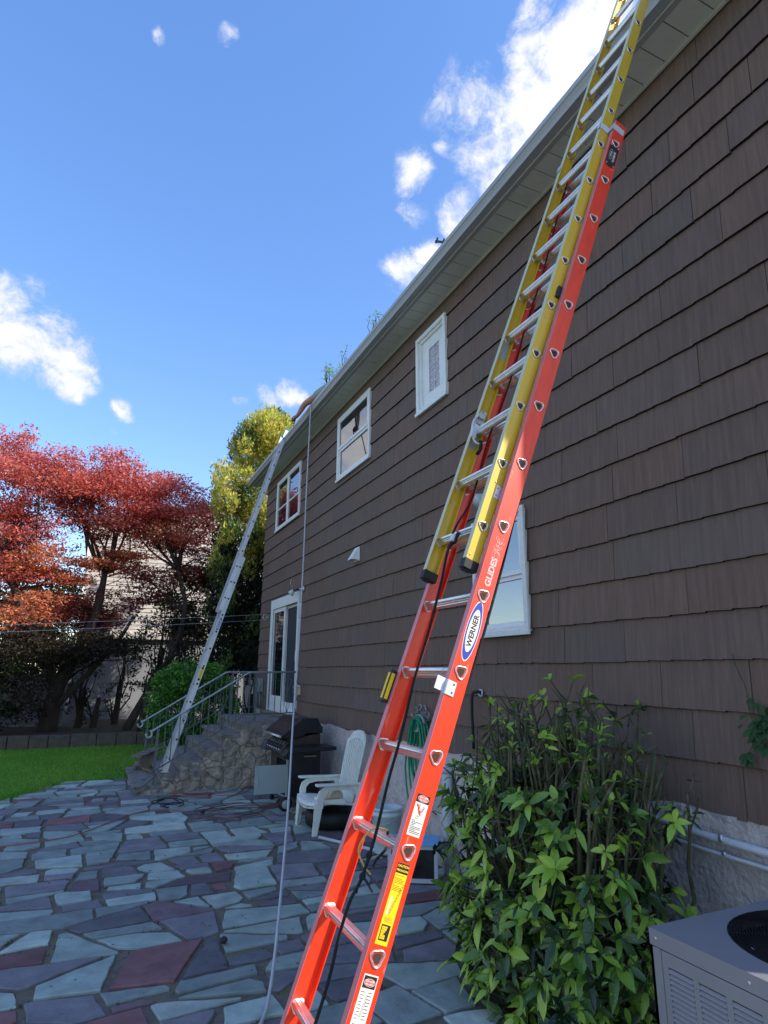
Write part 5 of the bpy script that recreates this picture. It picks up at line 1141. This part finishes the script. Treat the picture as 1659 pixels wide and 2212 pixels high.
# side and lower leaf clumps
DARK = False
for i in range(480):
    u = random.choice((random.uniform(1.9, 4.6), random.uniform(3.3, 5.6), random.uniform(1.7, 5.4))); v = random.uniform(.04, 1.22)
    if random.random() < .35: v = random.uniform(.05, .6)
    p = shell(u, v/1.3); p.z = v+random.gauss(0, .05); out = Vector((math.cos(u), math.sin(u), random.uniform(.1, 1.2)))
    p = p-Vector((math.cos(u), math.sin(u), 0))*random.uniform(-.03, .30); inner = Vector((2.80, 3.33, max(.0, v-random.uniform(.2, .45))))+Vector((random.gauss(0, .12), random.gauss(0, .12), 0))
    if p.x > 3.3: continue
    right = (math.cos(u)*.5+(-math.sin(u))*.5) > .1
    if right and random.random() < .6: continue
    branchy(st, inner, p, .008, .0035, .12, 5, 5); rosette(p, out, random.randint(4, 8), random.uniform(.065, .15), random.random() < .24)
for i in range(160):     # inner dead twigs
    p = Vector((2.78+random.gauss(0, .22), 3.3+random.gauss(0, .32), random.uniform(.2, 1.3))); branchy(st, p, p+Vector((random.gauss(0, .16), random.gauss(0, .18), random.gauss(.08, .12))), .004, .002, .2, 3, 4)
for i in range(260):     # leaves deep inside, dark colour painted in for the shade there
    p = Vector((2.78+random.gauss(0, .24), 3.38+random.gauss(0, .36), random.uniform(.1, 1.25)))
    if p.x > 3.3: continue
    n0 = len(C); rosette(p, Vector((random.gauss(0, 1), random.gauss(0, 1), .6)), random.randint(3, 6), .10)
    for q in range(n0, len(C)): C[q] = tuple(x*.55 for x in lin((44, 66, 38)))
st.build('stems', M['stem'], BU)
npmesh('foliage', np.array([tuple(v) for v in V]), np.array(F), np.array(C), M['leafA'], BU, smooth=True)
# ---- vine on the wall
VN = thing('vine', 'thin five-leaved vine creeping on the brown wall at the right edge', 'vine', at(1640, 1600, X=W-.03)); st = MB(); V = []; F = []; C = []
vpts = [at(x, y, X=W-.045) for x, y in ((1582, 1412), (1590, 1440), (1600, 1462), (1612, 1490), (1618, 1530), (1632, 1560), (1645, 1600), (1668, 1640))]
st.tube(smoothpath(vpts, 4), .0035, 5); st.tube(smoothpath([vpts[4], at(1630, 1590, X=W-.05), at(1618, 1628, X=W-.05), at(1612, 1640, X=W-.06)], 4), .0025, 5); st.build('stems', M['stem'], VN)
for x, y, n, L in ((1624, 1508, 2, .04), (1640, 1520, 3, .055), (1655, 1545, 5, .07), (1640, 1560, 5, .07), (1628, 1575, 5, .075), (1636, 1590, 5, .07), (1650, 1575, 5, .075), (1614, 1628, 4, .06), (1618, 1640, 3, .055), (1652, 1610, 4, .07), (1612, 1545, 1, .045), (1606, 1565, 1, .04)):
    p = at(x, y, X=W-.06)
    for k in range(n):
        a = R(-150+k*52+random.uniform(-12, 12)); d = Vector((-.35, math.cos(a)*-1, math.sin(a))); g = random.uniform(.7, 1.1); leaf_shape(p, d, Vector((-1, 0, .3)), L, L*.45, .1, V, F, C, tuple(c*g for c in lin((58, 104, 56))))
npmesh('foliage', np.array([tuple(v) for v in V]), np.array(F), np.array(C), M['leaf'], VN)
# ---- trees made of leaf clumps
def clumps(cl, size, dens, bias, name, parent, aspect=.55, m='leaf', up=None):
    """cl: list of (centre, radii, colour list, weight)"""
    VV = []; FF = []; CC = []; n0 = 0
    for c, r, cols, w in cl:
        k = max(8, int(dens*w*(r[0]*r[1]+r[0]*r[2]+r[1]*r[2])))
        d = RNG.normal(0, 1, (k, 3)); d /= np.linalg.norm(d, axis=1)[:, None]; rad = RNG.uniform(.25, 1, k)**.45
        rad *= 1+.22*np.sin(d[:, 0]*7+c[0]*3)*np.sin(d[:, 1]*6+c[1])+.15*np.sin(d[:, 2]*11+c[2]*5)
        P = np.array(c)+d*rad[:, None]*np.array(r)
        dirs = None
        if up is not None: dirs = RNG.normal(0, .45, (k, 3))+d*.5+np.array(up)
        V, F = leafquads(P, size, None, bias, aspect, dirs); VV.append(V); FF.append(F+n0); n0 += len(V)
        cols = np.array(cols); pick = cols[RNG.integers(0, len(cols), k)]; CC.append(pick*RNG.uniform(.65, 1.25, (k, 1)))
    return npmesh(name, np.vstack(VV), np.vstack(FF), np.vstack(CC), M[m], parent)
random.seed(77)
RD = [lin((222, 112, 98)), lin((200, 84, 86)), lin((228, 142, 110)), lin((168, 78, 74)), lin((224, 120, 108))]
OR = [lin((232, 152, 104)), lin((222, 128, 92)), lin((196, 136, 84)), lin((210, 100, 84))]
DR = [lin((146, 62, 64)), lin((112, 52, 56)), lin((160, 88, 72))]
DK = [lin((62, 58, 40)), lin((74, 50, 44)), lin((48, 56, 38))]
pads = [(30, 962, 40, 20, RD), (62, 948, 22, 14, RD), (10, 1010, 70, 32, RD), (85, 1005, 70, 30, RD), (60, 1050, 60, 28, RD), (128, 1000, 30, 22, RD), (170, 1022, 48, 28, RD), (236, 985, 34, 24, RD), (262, 1008, 34, 24, RD), (270, 1040, 60, 32, RD), (225, 1052, 60, 30, RD),
        (325, 1060, 50, 28, RD), (350, 1042, 34, 20, RD), (400, 1062, 46, 24, RD), (440, 1092, 36, 20, RD), (455, 1110, 22, 16, RD), (345, 1100, 60, 26, RD), (290, 1105, 52, 22, RD), (395, 1118, 46, 20, RD), (150, 1070, 50, 28, DR), (15, 1092, 60, 30, RD), (52, 1128, 55, 26, RD), (85, 1160, 46, 22, RD), (112, 1192, 40, 20, OR), (10, 1160, 50, 30, DR),
        (200, 1095, 44, 24, RD), (250, 1130, 44, 20, DR), (300, 1142, 50, 20, RD), (352, 1146, 52, 20, OR), (402, 1158, 46, 20, RD), (446, 1150, 30, 22, RD), (212, 1140, 26, 20, DR), (372, 1180, 40, 14, DR), (430, 1198, 34, 18, DR), (320, 1120, 50, 20, RD), (160, 1110, 30, 24, DR), (280, 1080, 60, 26, RD), (200, 1060, 50, 26, RD), (30, 1225, 60, 18, RD), (110, 1232, 50, 18, OR), (160, 1238, 46, 16, OR), (225, 1222, 56, 16, OR), (285, 1198, 40, 13, OR), (255, 1192, 30, 12, OR), (330, 1238, 52, 22, DR), (385, 1240, 50, 24, DR), (432, 1262, 36, 26, DR),
        (45, 1285, 44, 24, OR), (85, 1318, 42, 24, OR), (15, 1330, 44, 24, OR), (140, 1296, 50, 18, OR), (188, 1300, 48, 18, DR), (232, 1330, 54, 18, DR), (168, 1345, 54, 20, DR), (300, 1290, 40, 16, DR),
        (40, 1392, 70, 34, DK), (130, 1400, 60, 26, DK), (200, 1392, 60, 22, DK), (25, 1460, 60, 40, DK), (70, 1500, 40, 30, DK), (380, 1325, 46, 34, DK), (430, 1335, 40, 40, DK), (400, 1390, 40, 34, DK), (260, 1395, 46, 20, DK)]  # lower pads take dark colours, painting the shade under the crown
mt = [thing('japanese_maple', 'broad red-leaved maple at the left edge with a thick dark trunk', 'tree', (-.95, 19.6, .3), 'red maples behind the lawn'), thing('japanese_maple', 'red-leaved maple with a slim trunk leaning to the right, nearer the house', 'tree', (1.0, 19.3, .3), 'red maples behind the lawn')]
px = .0153; lists = [[], []]; wood = [MB(), MB()]
tr = [[Vector((-.95, 19.6, .25)), Vector((-.85, 19.6, 1.4)), Vector((-.45, 19.5, 2.4)), Vector((-.1, 19.4, 3.4)), Vector((.0, 19.4, 4.6))], [Vector((1.0, 19.3, .25)), Vector((1.45, 19.2, 1.2)), Vector((2.0, 19.1, 2.3)), Vector((2.3, 19.1, 3.6)), Vector((2.0, 19.1, 4.8))]]
for i, rad in ((0, (.26, .2, .16, .12, .08)), (1, (.13, .11, .09, .07, .05))): wood[i].tube(smoothpath(tr[i], 4), np.interp(np.linspace(0, 4, 17), range(5), rad).tolist(), 10)
wood[0].tube(smoothpath([tr[0][1], Vector((-1.5, 19.5, 2.6)), Vector((-2.2, 19.4, 4.0)), Vector((-2.6, 19.5, 5.4))], 4), np.linspace(.16, .06, 13).tolist(), 8)
wood[0].tube(smoothpath([tr[0][0]+Vector((0, 0, .5)), Vector((-.35, 19.3, 1.5)), Vector((.5, 19.1, 2.6)), Vector((.9, 19.2, 3.4))], 4), np.linspace(.10, .04, 13).tolist(), 7)
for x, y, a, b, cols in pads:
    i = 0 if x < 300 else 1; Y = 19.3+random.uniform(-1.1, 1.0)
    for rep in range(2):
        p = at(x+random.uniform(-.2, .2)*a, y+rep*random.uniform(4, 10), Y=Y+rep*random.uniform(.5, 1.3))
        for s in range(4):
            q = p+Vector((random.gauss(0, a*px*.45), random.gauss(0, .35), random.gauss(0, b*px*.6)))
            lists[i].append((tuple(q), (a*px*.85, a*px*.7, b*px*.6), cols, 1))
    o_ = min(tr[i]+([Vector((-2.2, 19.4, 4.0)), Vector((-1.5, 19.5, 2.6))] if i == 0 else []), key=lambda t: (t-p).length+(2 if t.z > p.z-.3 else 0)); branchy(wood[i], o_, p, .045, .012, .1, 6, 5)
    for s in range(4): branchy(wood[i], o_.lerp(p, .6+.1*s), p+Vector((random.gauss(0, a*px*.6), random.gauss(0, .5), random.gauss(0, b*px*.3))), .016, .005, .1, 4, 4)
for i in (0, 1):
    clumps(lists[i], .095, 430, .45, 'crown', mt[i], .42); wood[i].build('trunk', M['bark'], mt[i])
# bright conifer beyond the far corner
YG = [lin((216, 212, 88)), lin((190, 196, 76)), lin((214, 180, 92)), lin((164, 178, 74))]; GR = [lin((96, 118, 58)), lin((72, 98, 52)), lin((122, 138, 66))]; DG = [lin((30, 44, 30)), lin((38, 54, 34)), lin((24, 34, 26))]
CO = thing('golden_conifer', 'tall golden green conifer rising behind the far corner of the brown house', 'tree', (4.3, 17.6, 0)); cl = []; wd = MB()
wd.tube([(4.3, 17.6, 0), (4.35, 17.6, 4), (4.5, 17.6, 9)], [.2, .16, .05], 8)
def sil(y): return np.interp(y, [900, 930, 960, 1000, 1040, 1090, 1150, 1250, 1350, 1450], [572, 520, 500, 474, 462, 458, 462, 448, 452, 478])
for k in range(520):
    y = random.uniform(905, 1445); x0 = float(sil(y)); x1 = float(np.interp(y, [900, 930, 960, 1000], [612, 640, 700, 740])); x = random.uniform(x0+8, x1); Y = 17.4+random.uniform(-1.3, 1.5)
    top = y < 1190+random.uniform(-40, 60); back = Y > 17.9; cols = (YG if random.random() < .72 else GR) if top and not back else (GR if top or random.random() < .25 else DG)  # sunlit top, shaded foot and back put into the clump colours
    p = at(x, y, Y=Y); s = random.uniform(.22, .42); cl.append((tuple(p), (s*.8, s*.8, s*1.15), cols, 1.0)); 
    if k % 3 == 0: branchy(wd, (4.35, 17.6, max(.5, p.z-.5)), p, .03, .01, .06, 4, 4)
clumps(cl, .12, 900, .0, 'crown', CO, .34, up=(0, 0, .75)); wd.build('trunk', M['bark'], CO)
# rounded green shrub behind the railing
SH = thing('round_shrub', 'rounded bright green shrub behind the iron railings', 'shrub', (2.05, 14.6, 0)); cl = []
SG = [lin((96, 156, 54)), lin((72, 128, 46)), lin((122, 176, 70)), lin((54, 100, 42))]
for k in range(130):
    a = random.uniform(0, 6.28); e = math.asin(random.uniform(-.7, 1)); r_ = random.uniform(.78, 1.0)
    cl.append(((2.08+.95*r_*math.cos(a)*math.cos(e), 14.65+.95*r_*math.sin(a)*math.cos(e), 1.08+.98*r_*math.sin(e)), (.2, .2, .17), SG, 1))
clumps(cl, .07, 1500, .2, 'foliage', SH, .55); wd = MB()
for k in range(16): a = k*.4; branchy(wd, (2.05+.1*math.cos(a), 14.6+.1*math.sin(a), 0), (2.08+.7*math.cos(a), 14.6+.7*math.sin(a), 1.3), .02, .008)
wd.build('stems', M['bark'], SH)
# dark shrubs and background trees (DARK)
def bushy(name, label, cat, c, r, cols, size, dens, n, group=None, trunk=True, bias=.1, zmin=-.9):
    t = thing(name, label, cat, (c[0], c[1], 0), group); cl = []; wd = MB()
    for k in range(n):
        d = Vector((random.gauss(0, 1), random.gauss(0, 1), random.gauss(0, 1))).normalized()
        if d.z < zmin: d.z = -d.z
        q = random.uniform(.45, 1)**.6; p = (c[0]+d.x*r[0]*q, c[1]+d.y*r[1]*q, c[2]+d.z*r[2]*q); s = random.uniform(.2, .36)*min(r); dens_k = 3.2
        cl.append((p, (s, s, s*.8), cols, 1))
        if k % 4 == 0: branchy(wd, (c[0], c[1], max(.2, p[2]*.35)), p, .03, .01, .08, 4, 4)
    clumps(cl, size, dens*3.2, bias, 'crown', t, .5)
    wd.tube([(c[0], c[1], 0), (c[0]+.1, c[1], c[2])], [.12, .06], 8); wd.build('trunk', M['bark'], t); return t
bushy('dark_shrub', 'dark green shrub low at the left edge under the red maple', 'shrub', (-2.4, 19.0, 1.3), (.9, .8, 1.1), DG+[GR[0]], .09, 150, 60, 'dark shrubs under the maples')
bushy('dark_shrub', 'thin dark shrub against the pale wall between the two maple trunks', 'shrub', (.15, 20.4, 1.1), (.5, .4, .9), DG, .07, 90, 22, 'dark shrubs under the maples')
bushy('dark_shrub', 'dark shrub right of the leaning maple trunk beside the bright round shrub', 'shrub', (1.35, 18.9, 1.5), (.35, .3, .9), DG, .07, 80, 16, 'dark shrubs under the maples')
bushy('dark_evergreen', 'dense dark evergreen between the leaning maple and the brown house', 'tree', (3.2, 19.8, 2.7), (1.3, 1.0, 2.6), DG+[GR[1]], .11, 120, 120, 'dark evergreens behind the lawn')
bushy('dark_evergreen', 'dark evergreen farther left behind the big maple', 'tree', (-4.2, 24.0, 3.4), (3.0, 2.0, 3.2), DG+[GR[1], GR[0]], .16, 60, 150, 'dark evergreens behind the lawn')
bushy('dark_evergreen', 'dark evergreen directly behind the fork of the leaning maple', 'tree', (1.9, 21.6, 2.6), (1.1, .8, 2.2), DG+[GR[1]], .11, 90, 70, 'dark evergreens behind the lawn')
bushy('dark_evergreen', 'dark evergreen standing behind the thick maple trunk', 'tree', (-1.3, 22.6, 2.4), (.9, 1.0, 2.1), DG+[GR[1]], .11, 90, 60, 'dark evergreens behind the lawn')
bushy('dark_shrub', 'dark shrub just behind the far end of the railings beside the brown house', 'shrub', (3.75, 16.4, 1.3), (.8, .5, 1.3), DG+[GR[1]], .09, 140, 40, 'dark shrubs under the maples')
bushy('dark_shrub', 'wide dark shrub right beside the thick maple trunk', 'shrub', (-.25, 20.6, 1.3), (.55, .5, 1.2), DG+[GR[1]], .08, 110, 34, 'dark shrubs under the maples')
bushy('dark_shrub', 'tall thin dark shrub before the pale lower wall of the neighbouring house', 'shrub', (.75, 21.4, 1.6), (.45, .5, 1.5), DG+[GR[0]], .08, 100, 34, 'dark shrubs under the maples')
bushy('green_tree', 'light green tree in the gap beside the neighbouring house', 'tree', (-1.6, 31.0, 3.2), (2.0, 1.5, 2.8), GR+[YG[1]], .16, 60, 70)
# tall trees whose tops just show over the roof
for x, y, lb in ((812, 690, 'sprig of the nearest green treetop over the gutter'), (745, 776, 'tiny middle sprig of treetop over the gutter'), (712, 812, 'largest green treetop over the gutter beside the arm')):
    p = at(x, y, X=9.0); t = thing('treetop', lb, 'tree', (p.x+.3, p.y, 0), 'treetops over the roof'); wd = MB(); cl = []
    wd.tube([(p.x+.3, p.y, 0), (p.x+.15, p.y, p.z*.6), (p.x, p.y, p.z+.1)], [.14, .09, .02], 8)
    big = x == 712
    for k in range(9 if big else 5):
        q = p+Vector((random.gauss(0, .12), random.gauss(0, .25), random.gauss(-.1, .38)+(.15 if big else 0))); s = random.uniform(.14, .26)*(1.25 if big else .8); cl.append((tuple(q), (s, s, s), [lin((120, 160, 70)), lin((90, 140, 70)), lin((150, 176, 80))], 1)); branchy(wd, p-Vector((0, 0, .9)), q, .02, .008)
    for k in range(80): q = p+Vector((abs(random.gauss(.1, .8)), random.gauss(0, .75), -random.uniform(1.3, 7.5))); cl.append((tuple(q), (.45, .45, .4), GR, .5))
    clumps(cl, .17, 130, .0, 'crown', t, .22); wd.build('trunk', M['bark'], t)
# trees on the far left side of the garden (they show in the window panes)
for k, (x, y, h, cols, lb) in enumerate(((-13, 5, 6.2, GR, 'green garden tree to the left of the patio'), (-12.5, 13, 7.4, RD, 'red leaved tree left of the lawn'), (-14, 22, 8.5, DG, 'dark tree at the far left corner'))):
    bushy('garden_tree', lb, 'tree', (x, y, h*.62), (2.4, 2.6, h*.4), cols, .28, 26, 70)
HG_ = MB(); cl = []
for k in range(150): cl.append(((-9.6+random.gauss(0, .3), random.uniform(7, 27), random.uniform(.3, 3.3)), (.55, .7, .5), DG+GR, 1))
HT = thing('tall_hedge', 'tall dark hedge along the left side of the garden', 'hedge', (-9.6, 17, 0)); clumps(cl, .22, 45, .1, 'foliage', HT, .5)
for y in range(8, 27, 2): MB().tube([(-9.6, y, 0), (-9.6, y+.1, 2.6)], [.06, .03], 6).build('trunk', M['bark'], HT)
# ------------------------------------------------------------------ bed, edging, neighbouring house
o = MB().prism([(-14, 18.25), (9, 18.25), (14, 45), (-20, 45)], lambda p: (p[0], p[1], -.05), lambda p: (p[0], p[1], .27)).build('planting_bed', M['soil']); tag(o, kind='structure')
mb = MB(); x = -9.0; rb = random.Random(2)
while x < 6: w_ = rb.uniform(.38, .62); mb.box(x, x+w_-.015, 18.02+rb.uniform(-.01, .01), 18.26, -.05, .30+rb.uniform(-.015, .015)); x += w_
o = mb.build('garden_edging', M['edging'], bevel=.015); tag(o, 'low grey stone block edging along the far side of the lawn', 'edging')
NH = thing('neighbour_house', 'neighbouring house with pale clapboard upper wall seen through the maples', 'house', (4, 24, 0))
NX0, NX1, NY = -.62, 11, 23.6
MB().box(NX0, NX1, NY+.05, NY+8, 0, 3.0).build('lower_wall', M['nwall'], NH)
mb = MB(); z = 3.15
while z < 8.2:
    xl = max(NX0, NX0+(z-6.85)/(8.3-6.85)*(5.2-NX0)); xr = min(NX1, NX1-(z-6.85)/(8.3-6.85)*(NX1-5.2))
    mb.add([(xl, NY, z), (xr, NY, z), (xr, NY+.022, z+.155), (xl, NY+.022, z+.155), (xl, NY+.04, z), (xr, NY+.04, z)], [(0, 1, 2, 3), (4, 5, 1, 0)]); z += .15
mb.box(NX0, NX1, NY+.042, NY+8, 3.0, 6.8); mb.build('clapboard_wall', M['clap'], NH)
MB().box(NX0-.03, NX0+.09, NY-.03, NY+.08, 3.0, 6.8).build('corner_board', M['white'], NH)
MB().box(NX0-.1, NX1, NY-.12, NY+.1, 2.95, 3.14).build('ledge', M['clap'], NH)
MB().prism([(NX0-.25, 6.9), (5.2, 8.3), (NX1+.3, 6.9), (NX1+.3, 7.05), (5.2, 8.5), (NX0-.25, 7.05)], lambda p: (p[0], NY-.1, p[1]), lambda p: (p[0], NY+8, p[1])).build('roof', M['roofing'], NH)
o = MB().box(-7, NX0-.05, 21.4, 21.6, 0, 1.75).build('garden_wall', M['nwall']); tag(o, 'low pale masonry wall behind the thick maple trunk', 'wall')
# ------------------------------------------------------------------ person on the roof
PE = thing('person', 'person lying on the roof in grey green t-shirt, bare arm reaching over the gutter', 'person', (3.2, 9.2, 6.5))
def skin_body(name, verts, edges, radii, m, parent, lvl=2, root=0):
    me = bpy.data.meshes.new(name); me.from_pydata(verts, edges, []); me.update(); o = bpy.data.objects.new(name, me); COL.objects.link(o)
    bm = bmesh.new(); bm.from_mesh(me); sk = bm.verts.layers.skin.verify(); bm.verts.ensure_lookup_table()
    for i, r_ in enumerate(radii): v = bm.verts[i][sk]; v.radius = (r_ if hasattr(r_, '__len__') else (r_, r_)); v.use_root = (i == root)
    bm.to_mesh(me); bm.free(); o.modifiers.new('skin', 'SKIN')
    s = o.modifiers.new('sub', 'SUBSURF'); s.levels = lvl; s.render_levels = lvl
    bpy.context.view_layer.update(); dg = bpy.context.evaluated_depsgraph_get(); m2 = bpy.data.meshes.new_from_object(o.evaluated_get(dg)); bpy.data.objects.remove(o)
    m2.name = name; m2.materials.clear(); m2.materials.append(m); m2.polygons.foreach_set('use_smooth', [True]*len(m2.polygons))
    o = bpy.data.objects.new(name, m2); COL.objects.link(o); adopt(o, parent); return o
rz = lambda x: 6.43+(x-2.97)*.4
sh = Vector((3.03, 9.22, 6.50)); elb = at(658, 873, X=2.87); wr = at(643.5, 897, X=2.80); hd = at(637, 902, X=2.785)
V_ = [(3.95, 8.85, rz(3.95)+.13), (3.6, 9.0, rz(3.6)+.14), (3.22, 9.15, rz(3.22)+.14), (3.36, 8.98, rz(3.36)+.12), (3.50, 8.86, rz(3.50)+.11), tuple(sh), tuple(sh.lerp(elb, .5)), tuple(elb), tuple(elb.lerp(wr, .35)), tuple(wr), tuple(hd),
      (4.35, 8.95, rz(4.35)+.1), (4.8, 9.0, rz(4.8)+.1), (4.35, 8.70, rz(4.35)+.1), (4.8, 8.6, rz(4.8)+.1), (3.42, 8.85, rz(3.42)+.06), (3.50, 8.60, rz(3.50)+.05)]
E_ = [(0, 1), (1, 2), (2, 3), (3, 4), (2, 5), (5, 6), (6, 7), (7, 8), (8, 9), (9, 10), (0, 11), (11, 12), (0, 13), (13, 14), (2, 15), (15, 16)]
Rr = [.14, .13, .14, .055, .095, .082, .068, .056, .054, .036, (.050, .032), .075, .05, .075, .05, .055, .04]
k = len(V_); hdv = (hd-wr).normalized(); side = hdv.cross(Vector((0, 0, 1))).normalized(); dn = Vector((0, 0, -1))
for j, (o_, L) in enumerate(((-.028, .07), (-.010, .082), (.010, .078), (.028, .062))):
    b = hd+side*o_+hdv*.02; V_ += [tuple(b), tuple(b+hdv*L*.42+dn*.004), tuple(b+hdv*L*.62+dn*L*.38), tuple(b+hdv*L*.5+dn*L*.68)]; E_ += [(10, k), (k, k+1), (k+1, k+2), (k+2, k+3)]; Rr += [.0145, .014, .013, .011]; k += 4
b = wr.lerp(hd, .6)+side*-.03; V_ += [tuple(b+dn*.02), tuple(b+hdv*.03+dn*.045), tuple(b+hdv*.055+dn*.05)]; E_ += [(10, k), (k, k+1), (k+1, k+2)]; Rr += [.014, .012, .010]
body = skin_body('body', V_, E_, Rr, M['skin'], PE, 2, 1)
shv = [(3.9, 8.87, rz(3.9)+.14), (3.6, 9.0, rz(3.6)+.15), (3.2, 9.14, rz(3.2)+.15), tuple(sh+Vector((0, -.01, .0))), tuple(sh.lerp(elb, .42)), (3.34, 8.98, rz(3.34)+.15)]
skin_body('t_shirt', shv, [(0, 1), (1, 2), (2, 3), (3, 4), (2, 5)], [.16, .16, .175, .108, .09, .10], M['shirt'], PE, 2, 1)
skin_body('trousers', [(3.95, 8.85, rz(3.95)+.13), (4.35, 8.95, rz(4.35)+.11), (4.9, 9.0, rz(4.9)+.1), (4.35, 8.70, rz(4.35)+.11), (4.9, 8.6, rz(4.9)+.1)], [(0, 1), (1, 2), (0, 3), (3, 4)], [.15, .09, .065, .09, .065], M['jeans'], PE, 2, 0)
MB().ball((3.54, 8.85, rz(3.54)+.13), (.10, .085, .10), 14, 10).build('hair', M['hair'], PE)
tp = hd+hdv*.05+Vector((0, 0, -.03)); te = at(633.5, 921, X=2.785)
TL = thing('pliers', 'dark pliers held in the hand over the gutter', 'pliers', tp)
mb = MB()
mb.tube(smoothpath([tp+side*.018+Vector((0, 0, .055)), tp+side*.024, tp.lerp(te, .45)+side*.012, tp.lerp(te, .6)]), .010, 6); mb.tube(smoothpath([tp-side*.018+Vector((0, 0, .055)), tp-side*.024, tp.lerp(te, .45)-side*.012, tp.lerp(te, .6)]), .010, 6)
mb.build('handles', M['black'], TL); MB().tube([tp.lerp(te, .58), te], [.018, .009], 8).build('jaws', M['steel'], TL)
bpy.context.view_layer.update()
